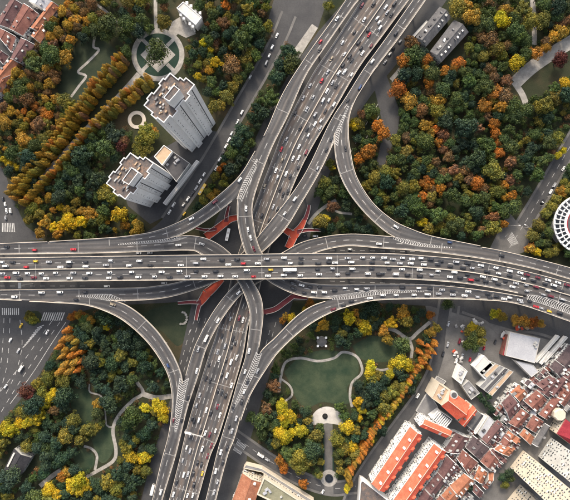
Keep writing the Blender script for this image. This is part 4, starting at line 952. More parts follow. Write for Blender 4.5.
row(q4(*c5,(250,192),(290,124),(395,212),(325,298)),'tile_red'); row(q4(*c5,(195,395),(300,304),(368,352),(272,478)),'tile_orange'); row(q4(*c5,(375,338),(415,246),(470,290),(430,372)),'tile_orange'); row(q4(*c5,(478,300),(520,296),(490,385),(460,372)),'tile_orange',7,0,1)
row(q4(*c5,(315,104),(370,20),(488,112),(412,190)),'tile_dark'); row(q4(*c5,(424,208),(490,124),(556,200),(510,278)),'tile_red'); row(q4(*c4,(40,452),(135,312),(235,352),(150,470)),'tile_brown')
row(q4(*c4,(345,358),(470,208),(522,252),(398,405)),'tile_brown',8.5,2.5); row(q4(*c4,(225,245),(305,134),(348,168),(268,282)),'tile_grey',8,0,0); row(q4(*c5,(130,470),(190,400),(250,480),(190,540)),'tile_orange'); row(q4(*c5,(60,540),(120,470),(180,520),(120,590)),'tile_red')
row(q4(*c8,(140,150),(196,96),(252,172),(186,245)),'tile_brown',8.5,3); row(q4(*c8,(196,82),(250,34),(298,82),(250,134)),'tile_orange'); row(q4(*cb,(175,230),(280,140),(365,215),(270,320)),'tile_red'); row(q4(*cb,(290,130),(395,10),(470,75),(380,190)),'tile_brown')
row(q4(*cb,(305,345),(430,190),(500,225),(370,385)),'tile_red',8.5,3); row(q4(*cb,(465,190),(535,90),(600,130),(520,225)),'tile_red'); row(q4(*cb,(40,420),(150,300),(215,350),(115,460)),'tile_red'); row(q4(*cb,(190,455),(255,355),(335,405),(265,500)),'tile_red',8.5,2.5)
row(q4(*c8,(255,350),(285,312),(340,358),(318,408)),'tile_orange',7.5,2,2); row(q4(*c8,(335,400),(412,280),(440,298),(372,418)),'tile_grey',7,0,1); row(q4(*c8,(15,398),(105,265),(150,300),(62,415)),'tile_dark',8,3); row(q4(*c8,(95,440),(150,400),(215,440),(180,480)),'tile_orange',7.5,3); row(q4(*c8,(205,385),(225,350),(255,370),(235,405)),'tile_orange',7,0,1)
row(q4(*c8,(130,405),(165,340),(205,375),(180,420)),'tile_red',7,2,2); row(q4(*ce,(380,308),(432,245),(535,330),(482,412)),'tile_dark'); row(q4(*ce,(445,240),(560,100),(680,200),(545,328)),'tile_dark'); row(q4(*ce,(250,465),(385,385),(440,430),(330,530)),'tile_brown')
row(q4(*ce,(500,470),(600,340),(680,400),(580,540)),'tile_red'); row([(549,392),(561,376),(567,381),(555,397)],'tile_brown'); row([(562,375),(572,361),(580,367),(570,381)],'tile_brown'); row([(556,400),(566,387),(574,392),(564,406)],'tile_red'); row([(566,386),(576,373),(584,379),(574,392)],'tile_brown'); row([(505,437),(509,431),(516,436),(511,442)],'tile_orange',7,2,1)
row(q4(*c5,(350,420),(380,380),(440,440),(410,480)),'tile_brown',6,2,1)
# laneway houses in the upper left corner
ca = (0,0,7.57)
row(q4(*ca,(78,215),(180,34),(282,106),(168,262)),'tile_red',8.5,3,4); row(q4(*ca,(-30,185),(85,-5),(160,34),(62,205)),'tile_brown',8.5,4,3); row(q4(*ca,(238,205),(385,20),(438,52),(300,240)),'tile_orange',8,2,4); row(q4(*ca,(-40,225),(-5,215),(112,275),(80,385)),'tile_red',8.5,3,3)
row(q4(*ca,(85,440),(160,294),(258,342),(150,470)),'tile_brown',8.5,3,3); row(q4(*ca,(-45,585),(85,450),(130,480),(20,640)),'tile_orange',8,2,3); row(q4(*ca,(-60,740),(-10,640),(75,575),(10,700)),'tile_orange',8,2,2); row(q4(*ca,(225,10),(260,-50),(380,0),(335,70)),'flat_pale',8,3,2); row(q4(*ca,(240,270),(310,180),(360,230),(300,320)),'tile_orange',7.5,2,2); row(q4(*ca,(-40,400),(0,380),(60,420),(20,480)),'tile_brown',7,3,2)
# small infill houses and sheds in the gaps between the rows
infill = [(446,452),(470,432),(505,400),(535,374),(575,345),(582,420),(556,428),(524,444),(500,468),(480,500),(430,505)]
taken = [r[0] for r in ROWS]+[[(474,431),(489,414),(496,421),(482,441)],[(466,427),(477,410),(484,415),(473,431)],[(470,380),(491,361),(522,368),(495,400)],[(505,355),(540,338),(539,372),(531,378)],[(534,364),(560,334),(570,338),(550,366)],[(552,420),(562,408),(572,414),(582,448),(556,438)],[(456,424),(473,403),(479,411),(465,429)],[(498,470),(522,446),(530,455),(508,480)]]
for iu in range(-14, 15):
    for iv in range(-14, 15):
        c = np.array([510.,425.])+np.array([.66,-.75])*iu*6.2+np.array([.75,.66])*iv*4.6+np.array([rnd.uniform(-.8,.8), rnd.uniform(-.8,.8)])
        if not inside(c[0], c[1], infill): continue
        if any(inside(c[0]+dx, c[1]+dy, t) for t in taken for dx, dy in ((0,0),(1.6,0),(-1.6,0),(0,1.6),(0,-1.6))): continue
        hu, hv = rnd.uniform(2.2,3.4), rnd.uniform(1.5,2.3); u_, v_ = np.array([.66,-.75])*hu, np.array([.75,.66])*hv; q = [tuple(c-u_-v_), tuple(c+u_-v_), tuple(c+u_+v_), tuple(c-u_+v_)]
        ROWS.append((q, rnd.choice(('tile_brown','tile_red','tile_dark','flat_grey','tile_brown','tile_dark','flat_pale','tile_brown')), rnd.uniform(4.5,7.5), 1.6, rnd.choice((0,1,1,2)), rnd.choice((.5,1.2,1.6)))); taken.append(q)
NAMES = {'flat_white':'white roofed','flat_grey':'ash-grey roofed','tile_brown':'brown tiled','tile_red':'red-brown tiled','tile_orange':'orange tiled','tile_grey':'grey roofed','tile_dark':'dark tiled','flat_pale':'pale roofed'}
cnt = {}
for r in ROWS:
    c = sum(np.array(p) for p in r[0])/4; zone = 'upper left corner' if c[0] < 100 else 'lower right housing'; cnt.setdefault((r[1], zone), []).append((c[0], r))
labels = {}
for (rf, zone), l in cnt.items():
    l.sort(key=lambda t: t[0])
    for k, (x, r) in enumerate(l): labels[id(r)] = ('%s row house in the %s' % (NAMES[rf], zone)) if len(l) == 1 else '%s row house, %s from left of the %s ones in the %s' % (NAMES[rf], ordn(k+1), NAMES[rf].split()[0], zone)
for r in ROWS:
    q, rf, he, t, dm, rise = r; c = sum(np.array(p) for p in q)/4
    gable('row_house', labels[id(r)], 'house', q, he, rise, rf, rnd.choice(('white','offw','white')), 2, dm, t, 'row houses '+('upper left' if c[0] < 100 else 'lower right'))
# orange-roofed apartment slabs
gable('apartment_slab','long apartment slab with bright orange roof nearest the park side street','apartment building',[(372,484),(410.5,427),(422,435),(384,492)],16,4.2,'tile_bright','white',0,0,None,'orange roofed slabs',True,5,0,None,None,6)
gable('apartment_slab','second long orange-roofed apartment slab, running off the bottom edge','apartment building',[(384,514),(434.5,444),(446,451.5),(396,523)],16,4.2,'tile_bright','white',0,0,None,'orange roofed slabs',True,6,0,None,None,7)
for nm, lb, q, he, rf in (('school_wing','school wing with crimson and orange gable roof and cream windowed front',[(441.7,405.7),(457.5,419.5),(469.5,404.5),(450,390.5)],22,'tile_bright'),('school_wing','low orange-roofed school wing with white end by the slabs',[(419.5,426),(424.5,419.5),(452,431.5),(446.5,437.5)],17,'tile_bright'),('school_wing','small orange-red school block on the far side of the terraces',[(459,422.5),(473,405.5),(477,411),(464.5,427)],16,'tile_bright')):
    if nm == 'school_wing' and 'crimson' in lb: gable(nm, lb, 'school', [q[0], q[1], q[2], q[3]], he, 6.5, rf, 'cream', 0, 0, None, 'school wings', True, 0)
    elif 'low' in lb: gable(nm, lb, 'school', [q[1], q[2], q[3], q[0]], he, 2.6, rf, 'white', 0, 2, None, 'school wings', True, 0)
    else: gable(nm, lb, 'school', q, he, 2.6, rf, 'cream', 0, 2, None, 'school wings', True, 0)
block('stepped_terrace','white striped stepped roof terrace between the orange school wings','terrace',[(431.5,418.5),(441,411.5),(452,419),(445,428.5)],12,'white','flat_dark',.5,.3)
T0 = bpy.data.objects[-1] if False else None
root = empty('slatted_roof', (*W(441.5,419.5,12.8)[:2],12.0)); tag(root,'row of white roof slats on the school terrace','roof slats')
for k in range(9):
    m = MB(); t = -7+k*1.75; m.bar((t*.80-2.6,-t*.62-3.2),(t*.80+2.6,-t*.62+3.2),.7,.0,.9); m.build('slat', M['white'], root)
m = MB(); m.cyl(0,0,0,3,3.1,n=20); m.cyl(0,0,3,3.2,2.2,n=20,mi=1); tag(m.build('water_tank',[M['offw'],M['flat_dark']],None,(*W(453.5,394.5,24)[:2],22.5)),'round dark water tank on the school roof','tank')
block('school_yard_wall','grey walled school yard next to the park side street','yard',[(416,411),(437,376),(446,381),(433,399),(438,407),(428,419)],1.6,'offw','flat_grey',.5,.4)
block('cream_hall','cream lattice-roofed hall at the front of the school','school',[(431.5,398),(439,383),(449,390),(441.5,405)],19,'cream','tan',.6,.4,win=None,clutter=6)
# big roofs along the lower right street
block('market_hall','large pale grey flat hall roof with faint seams near the right edge','hall',[(510,332),(540,338.4),(534.6,363),(505.6,355.6)],9,'flat_white','flat_pale',.35,.3,clutter=3)
block('red_side_building','narrow red-walled strip building left of the pale grey hall','building',[(502,355),(508,333.5),(510,334),(505.3,356)],6,'tile_red','tile_crimson',.3,.2)
block('low_hall','pale trapezoid roof directly below the pale grey hall','hall',[(515,360.5),(533,365),(538.6,371.6),(531.5,377)],7,'flat_white','flat_pale',.3,.3)
block('white_roof_shop','square cream-white flat roof beside the street trees','shop',[(474,367),(484,355.4),(495.5,367.7),(485,379.4)],8,'white','flat_white',.5,.3)
for k in range(5):
    t = k/5; a = np.array([491,361.5])+np.array([23,10.5])*t; b = np.array([470.5,380])+np.array([22,16.5])*t; a1 = a+np.array([3.9,1.75]); b1 = b+np.array([3.7,2.75])
    if k < 2: b = b+(a-b)*.42; b1 = b1+(a1-b1)*.40
    block('shed_roof','%s long %s shed roof, %s from left in the striped market row' % (('cream','red','grey','dark grey','tan')[k],'narrow',ordn(k+1)),'shed',[b,a,a1,b1],8+.6*(k%2),'offw',('flat_green','tan','flat_grey','flat_dark','tan')[k],.3,.25,group='striped market shed roofs',clutter=3)
block('white_roof_shop','white flat roof at the top of the park side street','shop',[(455,379.4),(460,364.7),(467.3,371),(461,384)],8,'white','flat_white',.5,.3,clutter=4)
block('grey_flat_block','grey flat roof between white shop and school','building',[(462,386),(468.5,380.6),(479.6,393),(471,399.5)],7,'offw','flat_grey',.5,.3,clutter=3)
block('grey_flat_block','pale grey flat roof amid maroon tiled rows','building',[(478,434),(489,416),(494,421),(482.5,438.5)],8,'offw','flat_pale',.4,.3,clutter=2)
block('grey_flat_block','narrow white strip roof beside dark grey school-side roof','building',[(474,431),(484,415.5),(487,416.5),(476.5,433)],7,'white','flat_white',.3,.25)
for k, (a, b) in enumerate((((536,362),(559,336)),((544.5,362),(567,337)),((541,364),(550,352)))):
    d = np.array([.75,.65]); block('market_stall_roof','thin white strip roof, %s from left beside the pale grey hall' % ordn(k+1),'shed',[np.array(a)-d,np.array(b)-d,np.array(b)+d,np.array(a)+d],4.2,'white','flat_white',.15,.2,group='thin white strip roofs')
# tall blocks in the lower right corner, seen from above with the fronts towards the camera
for lb, p, h, w in (('tall cream apartment block with dotted windows in the lower right corner',[(510,467),(523,450),(537,461),(524,478)],80,'cream'),('tall grey-white apartment block with dotted windows at the right edge',[(538,456),(551,437),(567,449),(554,468)],80,'offw'),('pale apartment block cut by the bottom edge, beside the small tree court',[(507,500),(520,484),(533,494),(520,510)],74,'cream')):
    block('apartment_block',lb,'apartment building',p,h,w,'flat_grey',1,.4,zpix=0,win=(2,h-1,3.0,2.6,1.25,1.35),group='tall corner blocks')
# red hall with cream dome
gable('red_hall','deep red roofed hall with cream drum end at the right edge','hall',[(557,434),(566,419),(588,436),(578,450)],13,4,'tile_crimson','cream',0,0,None,None,True,0,4.0)
m = MB(); m.cyl(0,0,-.3,12.5,5.2,n=8); m.cyl(0,0,12.5,13.8,5.5,4.6,n=8); tag(m.build('drum_pavilion',M['cream'],None,(*W(560,415,13)[:2],0),.3),'cream octagonal drum beside the deep red hall','pavilion')
# bottom centre buildings
gable('villa','rust-orange roofed house with pale walls at the bottom edge','house',[(230,508),(243,473),(261,482),(250,516)],11,3,'tile_orange','cream',2,3,None)
block('cream_office','cream office building with pale green roof, cut by the bottom edge','building',[(264,477),(312,508),(306,518),(257,494)],13,'cream','flat_green',1.0,.9,clutter=5,win=(0,12,3.2,3.0,1.4,1.5))
block('boundary_wall','long pale boundary building along the bottom street','building',[(243.5,468),(246,464.5),(262,468.5),(314,501),(312,504.5),(262,472)],6,'cream','flat_grey',.4,.4)
block('corner_building','rounded white walled building beside the lower end of the park','building',[(360,484),(361,480),(364,481),(392,503),(388,520),(358,520)],9,'white','roof_rust',.8,.6,clutter=6)
# grey twin halls, upper right
gable('grey_hall','dark grey gabled hall nearest the top right flyover','hall',[(416,37.5),(440,7),(451,17),(426,46)],9,3.2,'tile_grey','offw',0,14,None,'twin grey halls')
gable('grey_hall','dark grey gabled hall further from the flyover, beside the woods','hall',[(430.5,51.5),(454.5,20),(468.5,31.7),(441,62)],9,3.2,'tile_grey','offw',0,16,None,'twin grey halls')
block('annex_strip','pale strip roof between the twin grey halls','building',[(431,52),(447,33),(449,35),(433.5,54.5)],6.5,'offw','tan',.2,.2)
block('annex_strip','thin pale wall on the flyover side of the grey halls','wall',[(412.5,35.5),(426.5,20.5),(428,22),(414.5,37)],6.5,'offw','flat_white',.2,.2)
ph_ = gable('park_house','small dark slate-roofed park house with pale skylight, lower left','house',[(4,470),(14.5,448.5),(31,457.5),(20.5,475)],7,3,'tile_black','offw',0,0,None)
_k = np.array(W(11.2,459.5,8.6)[:2])-np.array(ph_.location)[:2]; m = MB(); m.bar((-3.2,-6.2),(2.6,5.6),1.5,0,.9); m.build('skylight', M['flat_white'], ph_, (float(_k[0]),float(_k[1]),8.0))
# gateway by the circular garden
root = block('gatehouse','cream-white gatehouse with column piers above the circular garden','gatehouse',[(176.7,8.3),(183.3,2),(201.7,17.5),(195.8,25)],11,'white','flat_white',.5,.4)
ob = np.array(root.location)
for (x, y) in ((181,15),(184,18.5),(190,24),(193,26.5),(187,3),(191,6),(196,10.5),(200,13)):
    p = np.array(W(x,y,9)[:2])-ob[:2]; m = MB(); m.cyl(p[0],p[1],-.3,9,.9,n=8); m.box(p[0]-1.1,p[0]+1.1,p[1]-1.1,p[1]+1.1,8.6,9.6); m.build('column',M['white'],root)
# pavilion in the park
root = empty('park_pavilion',W(321.6,341,0)); tag(root,'small pale octagonal pavilion with four white corner posts in the park','pavilion')
m = MB(); m.cyl(0,0,3.2,5.2,4.3,.6,n=8); m.cyl(0,0,3.0,3.2,4.5,n=8); m.build('roof',M['pave'],root)
m = MB(); m.cyl(0,0,0,.35,4.6,n=8); m.build('base',M['path'],root)
for sx in (-1,1):
    for sy in (-1,1): m = MB(); m.cyl(sx*3.6,sy*3.6,0,3.6,.45,n=8); m.box(sx*3.6-.9,sx*3.6+.9,sy*3.6-.9,sy*3.6+.9,3.3,3.7); m.build('post',M['white'],root)
# round arena at the right edge
cx, cy, _ = W(584,224,12); root = empty('round_arena',(cx,cy,0)); tag(root,'round white ribbed arena building with glass roof at the right edge','arena')
m = MB(); m.cyl(0,0,-.3,11,23,n=48); m.build('wall',M['offw'],root)
m = MB(); n = 48
for i in range(n):
    a, b = 2*math.pi*i/n, 2*math.pi*(i+1)/n
    P = lambda r, t, z: (r*math.cos(t), r*math.sin(t), z)
    m.quad(P(17,a,13),P(25,a,11.3),P(25,b,11.3),P(17,b,13))
m.build('glass_roof',M['glass'],root)
for r0, r1, z, mm in ((24.2,25.6,11.5,'white'),(20.4,21.2,12.35,'white'),(15.6,17.6,13.2,'white'),(14.6,15.6,13.0,'tile_crimson')):
    m = MB()
    for i in range(n):
        a, b = 2*math.pi*i/n, 2*math.pi*(i+1)/n
        m.quad(P(r0,a,z+.3),P(r1,a,z+.3),P(r1,b,z+.3),P(r0,b,z+.3)); m.quad(P(r1,a,z+.3),P(r1,a,z-.6),P(r1,b,z-.6),P(r1,b,z+.3)); m.quad(P(r0,a,z+.3),P(r0,b,z+.3),P(r0,b,z-.6),P(r0,a,z-.6))
    m.build('roof_ring',M[mm],root)
for i in range(36):
    a = 2*math.pi*i/36; m = MB(); m.bar((16.5*math.cos(a),16.5*math.sin(a)),(25.4*math.cos(a),25.4*math.sin(a)),.6,11.4,13.45); m.build('rib',M['white'],root)
m = MB(); m.cyl(0,0,11,13.0,14.7,n=48); m.cyl(0,0,13,16,13.5,5,n=32); m.build('inner_roof',M['flat_dark'],root)
# overhead sign gantry and panel, street lamps
root = empty('sign_gantry',(*W(192,433,11)[:2],11.0)); tag(root,'white overhead sign gantry spanning the left half of the bottom flyover','gantry')
a = np.array(W(184.6,432,17)[:2])-np.array(root.location)[:2]; b = np.array(W(203,436.5,17)[:2])-np.array(root.location)[:2]
m = MB(); m.bar(a,b,.5,6,6.7); m.build('beam',M['rail'],root)
for q in (a,b): m = MB(); m.cyl(q[0],q[1],0,6,.28,n=8); m.build('post',M['rail'],root)
m = MB(); m.bar(a+(b-a)*.03,a+(b-a)*.36,.9,5.2,7.6); m.build('sign_panel',M['white'],root)
root = empty('roadside_sign',(*W(16.3,286,25)[:2],0)); tag(root,'white rectangular roadside panel in the gap below the widest flyover, far left','sign')
m = MB(); m.cyl(0,0,-.2,20,.3,n=8); m.build('post',M['rail'],root)
m = MB(); m.box(-1.2,1.2,-2.4,2.4,20,20.5); m.build('panel',M['white'],root)
def lamp(px, py, ang, label):
    root = empty('street_lamp', W(px,py,0), ang); tag(root,label,'street lamp','street lamps')
    m = MB(); m.cyl(0,0,0,10,.16,.10,n=8); m.build('post',M['rail'],root)
    m = MB(); m.tube((0,0,10),(1.6,0,10.9),.1,.09); m.tube((1.6,0,10.9),(4.2,0,11.1),.09,.07); m.build('arm',M['rail'],root)
    m = MB(); m.box(3.7,5.3,-.3,.3,10.95,11.15); m.build('lamp_head',M['white'],root)
lamp(540,206,2.6,'white street lamp where the right side street passes the orange trees'); lamp(547,197,2.6,'white street lamp highest up the right side street'); lamp(523,228,2.6,'white street lamp nearest the crossing on the right side street'); lamp(508,226,.0,'white street lamp on the paved square at right')
# ---------------------------------------------------------------- trees
nr = np.random.default_rng(5)
def quads_mesh(name, C, Nn, sz, clump):     # many small leaf faces
    n = len(C); u = np.cross(Nn, nr.normal(size=(n,3))); u /= np.linalg.norm(u,axis=1)[:,None]+1e-9; v = np.cross(Nn, u)
    s = sz[:,None]; a = nr.uniform(.6,1.0,(n,1))
    V = np.stack([C-u*s-v*s*a*.6, C+u*s*.3-v*s*a, C+u*s+v*s*a*.5, C-u*s*.4+v*s*a], 1).reshape(-1,3)
    me = bpy.data.meshes.new(name); me.vertices.add(4*n); me.vertices.foreach_set('co', V.astype(np.float32).ravel())
    me.loops.add(4*n); me.loops.foreach_set('vertex_index', np.arange(4*n, dtype=np.int32)); me.polygons.add(n); me.polygons.foreach_set('loop_start', np.arange(0,4*n,4,dtype=np.int32))
    me.update(calc_edges=True)
    at = me.attributes.new('clump','FLOAT','FACE'); at.data.foreach_set('value', clump.astype(np.float32))
    me.materials.append(M['leaf']); me.validate(); return me
def broad_leaf(nl, per, flat=.75, rl=(.26,.42)):     # unit crown: radius 1, base z = 0.35, centre z about 1
    C, Nn, cl = [], [], []; ph = nr.uniform(0,6.28,3); squash = lambda th: 1+.22*math.sin(2*th+ph[0])+.18*math.sin(3*th+ph[1])+.12*math.sin(5*th+ph[2])
    for k in range(nl):
        th = k*2.39996+nr.uniform(-.4,.4); rr = math.sqrt((k+.4)/nl)*nr.uniform(.66,.86); rr *= squash(th); zz = 1.0+flat*.62*math.sqrt(max(0,1-min(1,rr)**2))*nr.uniform(.6,1.25)-.15; c = np.array([rr*math.cos(th), rr*math.sin(th), zz]); r = nr.uniform(*rl)*nr.choice([.6,.8,1,1,1.2])
        d = nr.normal(size=(per,3)); d[:,2] = np.abs(d[:,2])*.9-.25+d[:,2]*.2; d /= np.linalg.norm(d,axis=1)[:,None]
        p = c+d*r*nr.uniform(.6,1.22,(per,1))*np.array([1,1,.8]); C.append(p); Nn.append(d+nr.normal(size=(per,3))*.45); cl.append(np.clip(np.full(per, nr.uniform(.05,.95))+nr.normal(size=per)*.08, 0, 1))
    d = nr.normal(size=(per*3,3)); d /= np.linalg.norm(d,axis=1)[:,None]; C.append(np.array([0,0,.95])+d*np.array([.8,.8,.35])*nr.uniform(.7,1,(per*3,1))); Nn.append(d+nr.normal(size=d.shape)*.5); cl.append(nr.uniform(.2,.7,per*3))
    C = np.concatenate(C); Nn = np.concatenate(Nn); Nn /= np.linalg.norm(Nn,axis=1)[:,None]; return C, Nn, np.concatenate(cl)
def conifer_pts(n):      # unit: height 1, base radius .17
    h = 1-np.sqrt(nr.uniform(0,1,n)); h = .1+h*.9; th = nr.uniform(0,2*math.pi,n); lob = 1+.12*np.sin(th*5+h*26)
    r = (.165*np.sqrt(np.clip(1-h**1.6,0,1))+.006)*lob*nr.uniform(.5,1.08,n); C = np.c_[r*np.cos(th), r*np.sin(th), h]; d = np.c_[np.cos(th),np.sin(th),np.full(n,.5)]+nr.normal(size=(n,3))*.4
    return C, d/np.linalg.norm(d,axis=1)[:,None], np.clip(.5+.3*np.sin(th*3+h*9)+nr.normal(size=n)*.15,0,1)
CROWN = []
for k in range(12):
    nl = int(nr.integers(18,44)); C, Nn, cl = broad_leaf(nl, int(3400/nl), float(nr.uniform(.55,.95)), (.18+.06*(k%3), .30+.07*(k%3))); CROWN.append(quads_mesh('crown', C, Nn, nr.uniform(.034,.074,len(C)), cl))
CONE = []
for k in range(4): C, Nn, cl = conifer_pts(2400); CONE.append(quads_mesh('cone_crown', C, Nn, nr.uniform(.009,.02,len(C)), cl))
for k in range(3):
    C, Nn, cl = conifer_pts(1700); rr = np.hypot(C[:,0], C[:,1]); f = (.17*(1-C[:,2])**.8+.006)/(.165*np.sqrt(np.clip(1-C[:,2]**1.6,0,1))+.006); C[:,0] *= f; C[:,1] *= f; CONE.append(quads_mesh('spire_crown', C, Nn, nr.uniform(.009,.019,len(C)), cl))
TRUNK = []
for k in range(3):
    m = MB(); m.tube((0,0,-.05),(.02,.01,.6),.075,.055,8); m.tube((.02,.01,.6),(.0,.03,1.1),.055,.02,6)
    for j in range(6):
        a = j*1.05+k; m.tube((.015,.01,.5+.05*j),(.6*math.cos(a),.6*math.sin(a),.95+.05*(j%3)),.035,.012,5)
    TRUNK.append(m.mesh('trunk', M['bark']))
m = MB(); m.tube((0,0,-.01),(0,0,.9),.018,.004,7); CTRUNK = m.mesh('trunk', M['bark'])
TC = {'K':((.25,.165,.030),'golden-olive'),'D':((.030,.056,.042),'dark green'),'G':((.058,.088,.036),'green'),'O':((.145,.138,.036),'olive-yellow'),'Y':((.36,.285,.024),'golden yellow'),'R':((.31,.13,.03),'orange'),'B':((.155,.092,.055),'brown'),'M':((.085,.03,.03),'maroon'),'P':((.30,.19,.04),'ochre')}
TREES = []
def T(px, py, d, k, cone=False, h=None): TREES.append(dict(px=px, py=py, d=d, k=k, cone=cone, h=h, hand=True))
def TS(px, py, d, k, h): T(px, py, d, k, True, h); TREES[-1]['spire'] = True
def TT(ox, oy, sc, txt):
    for it in txt.split(';'):
        x, y, d, k = it.strip().split(','); T(ox+float(x)/sc, oy+float(y)/sc, float(d), k)
def TR(pts, step, d, ks, cone=True, h=18, jit=.6):
    c = cat(pts, step); 
    for i in range(len(c)):
        T(c[i][0]+rnd.uniform(-jit,jit), c[i][1]+rnd.uniform(-jit,jit), d*rnd.uniform(.85,1.15), rnd.choice(ks), cone, h*rnd.uniform(.75,1.15)); TREES[-1]['spire'] = False
TR([(121,56),(108,70),(95,84),(80,106),(66,122),(52.6,143),(31.6,167),(10,192)],3.4,6.0,'KKPKR',True,18,1.5); TR([(126,60),(114,74),(100,89),(85,111),(71,127),(57,148),(36,172),(15,197)],3.6,6.0,'KKOBP',True,18,1.5)
TR([(146,79),(131,90),(116,102),(92,126),(79,142),(66,158),(47,179),(23,203)],3.2,6.0,'KKPKR',True,18,1.5); TR([(151,84),(136,95),(120,107),(97,130)],3.8,5.5,'KOB',True,16,1.4)
TR([(409,382),(404,391),(396,403),(388,413),(378,425)],4.2,5,'RPY',True,15); TR([(378,424),(370,436),(362,449),(355,462),(348,478)],3.6,5.5,'RRP',True,17); TR([(372,438),(364,450),(358,458)],3.6,6,'RRY',True,18); TR([(344,474),(350,484),(346,490)],4,5,'PYO',True,11)
for x, y in ((64,340),(71,338),(59,347),(67,349),(75,348),(63,356),(72,355),(80,352),(66,364),(75,362),(82,361),(61,371),(70,371),(78,370),(68,330),(77,341)): T(x, y, 7.4, rnd.choice('RPRP'), True, 19*rnd.uniform(.85,1.1)); TREES[-1]['spire'] = rnd.random() < .4
for x, y in ((420,352),(427,345),(433,352),(424,361),(429,368),(418,366),(434,344),(421,343),(428,356)): TS(x, y, 6.5, rnd.choice('RRRP'), 18*rnd.uniform(.85,1.1))
TR([(434,342),(428,352),(422,362),(414,374),(406,386),(398,398),(390,409),(381,421),(372,434)],3.6,6.2,'RRPRP',True,14,1.0); TR([(70,318),(78,315),(86,318),(92,322)],6,7,'PPR',False)
TT(140,0,3.8,'240,165,9,Y;268,190,6.5,Y;288,235,11.5,Y;220,290,8,Y;262,265,8,P;330,365,13,O;300,400,12,O;280,405,12,O;370,300,10,O;355,330,10,O;420,190,10,O;405,225,11,O;350,90,8,O;325,15,10,R;62,195,19,G')
TT(0,120,3.8,'205,408,11,Y;235,400,10,Y;255,375,11,Y;275,392,11,Y;312,385,12,Y;230,332,8,Y;185,295,8,P;450,362,14,Y;470,350,8,Y;395,275,14,O;425,300,11,O;370,290,10,G;545,70,16,O;530,105,13,O;555,35,14,O;15,150,8,Y;35,165,8,Y;60,180,8,Y;460,95,13,M;470,80,10,B;120,340,11,O;110,375,10,O;150,430,9,P;310,345,8,P')
TT(140,120,3.8,'318,172,6,R;302,188,6,R;285,215,9,O;322,215,8,O;318,240,9,O;258,272,8,O;240,305,9,O;290,275,7,P;270,290,8,P;30,60,17,O;20,105,14,O;45,40,10,P')
TT(0,60,7.57,'225,215,9,P;165,125,8,P;80,165,9,P;345,410,11,R;260,350,9,R;340,295,9,P;430,300,11,P;480,300,13,O;530,340,13,O;230,90,9,B;300,120,10,B;400,110,11,B;350,60,9,P;40,240,7,P;180,385,7,R;235,415,8,P;30,350,10,B;120,290,9,B;420,150,8,B;120,480,9,O;350,480,11,O')
TT(0,0,7.57,'470,80,10,P;440,245,10,P;510,190,9,P;400,150,9,P;300,280,8,P;380,270,9,P;530,110,8,B;400,330,10,B;480,300,9,B;240,420,10,O;180,440,8,O;560,60,9,P;520,30,9,P;600,40,9,B;590,200,9,B;640,90,9,B;700,30,10,B;660,160,8,P')
TT(280,0,3.8,'470,230,14,R;450,335,14,R;490,380,15,P;555,225,11,R;300,470,11,O;285,480,9,Y;375,475,11,R;345,420,13,G;500,165,14,B;540,420,12,B;185,20,10,O')
TT(420,0,3.8,'370,235,14,Y;440,200,13,R;480,180,9,P;310,70,14,Y;325,40,11,P;270,150,15,B;145,30,16,O;200,60,16,P;180,20,12,P;95,270,10,R;35,310,11,R;30,225,9,R;70,380,13,P;20,260,10,P;150,240,11,R;130,260,8,R;250,400,13,R;290,350,12,R;310,405,12,P;280,470,9,R;20,475,12,P;60,490,9,R;555,320,11,Y;535,225,14,M;540,120,13,P;510,140,11,P;565,110,9,O;395,30,16,O;420,80,14,O;360,70,12,G;240,150,9,B;230,130,8,B')
TT(420,120,3.8,'285,10,9,R;290,50,9,R;298,85,8,R;300,125,9,R;45,45,10,P;75,85,9,R;90,110,10,B;110,140,10,B;60,160,10,B;130,190,11,B;170,190,11,B;190,225,11,B;220,240,12,R;90,200,9,B;240,260,10,B;80,260,11,R;45,232,9,R;15,240,9,R;10,290,9,R;295,270,13,O;320,250,10,R;350,290,10,R;345,225,11,B;320,290,9,P;15,388,8,Y;190,405,11,O;85,405,9,O;150,390,10,G;320,395,9,R;280,370,12,B;545,115,7,Y;525,135,7,Y;350,100,13,G;345,160,12,B;420,485,9,R')
TT(420,120,3.8,'540,270,10,P;520,300,10,O;500,330,11,O;480,355,10,O;450,400,11,O;430,440,12,O;560,260,10,O')
TT(280,120,3.8,'395,50,13,R;375,30,9,R;325,130,13,R;345,110,11,R;300,150,10,R;280,10,8,Y;190,165,8,O;200,180,6,Y;155,385,12,O;175,375,8,Y;200,330,11,B;170,240,13,O;150,270,10,G;540,390,8,Y;560,250,9,R;545,290,9,R;440,75,12,O;480,120,12,O;460,150,12,G;360,220,12,O;400,200,12,O;440,200,11,O;330,250,11,O;385,280,10,O;470,260,12,O;510,250,12,O;560,225,8,R')
TT(0,370,3.8,'190,105,11,Y;165,130,9,Y;205,90,9,Y;135,185,14,Y;105,200,11,Y;150,165,10,Y;40,230,13,Y;15,225,12,Y;70,205,9,Y;370,130,10,P;330,230,13,O;305,265,11,O;360,225,11,O;205,155,10,B;300,425,15,Y;270,440,13,Y;325,440,13,Y;295,460,13,Y;235,405,10,R;185,460,12,Y;215,475,10,Y;250,390,10,P;495,330,12,Y;550,330,12,Y;410,425,15,O;440,450,12,O;280,190,12,O;20,478,9,O;100,80,13,M;110,100,10,M;85,160,11,O;100,290,11,O;140,50,11,O;180,30,12,O;240,45,12,O;10,275,10,O;450,470,10,P;520,380,9,O')
TT(140,370,3.8,'80,150,13,Y;60,130,10,Y;20,145,10,Y;88,180,10,Y;15,335,11,Y;540,130,10,Y;545,165,11,Y;550,200,11,Y;530,240,12,Y;555,265,10,Y;520,275,11,O;530,345,10,R;545,375,9,R;510,60,13,B;480,150,11,B;420,180,10,G')
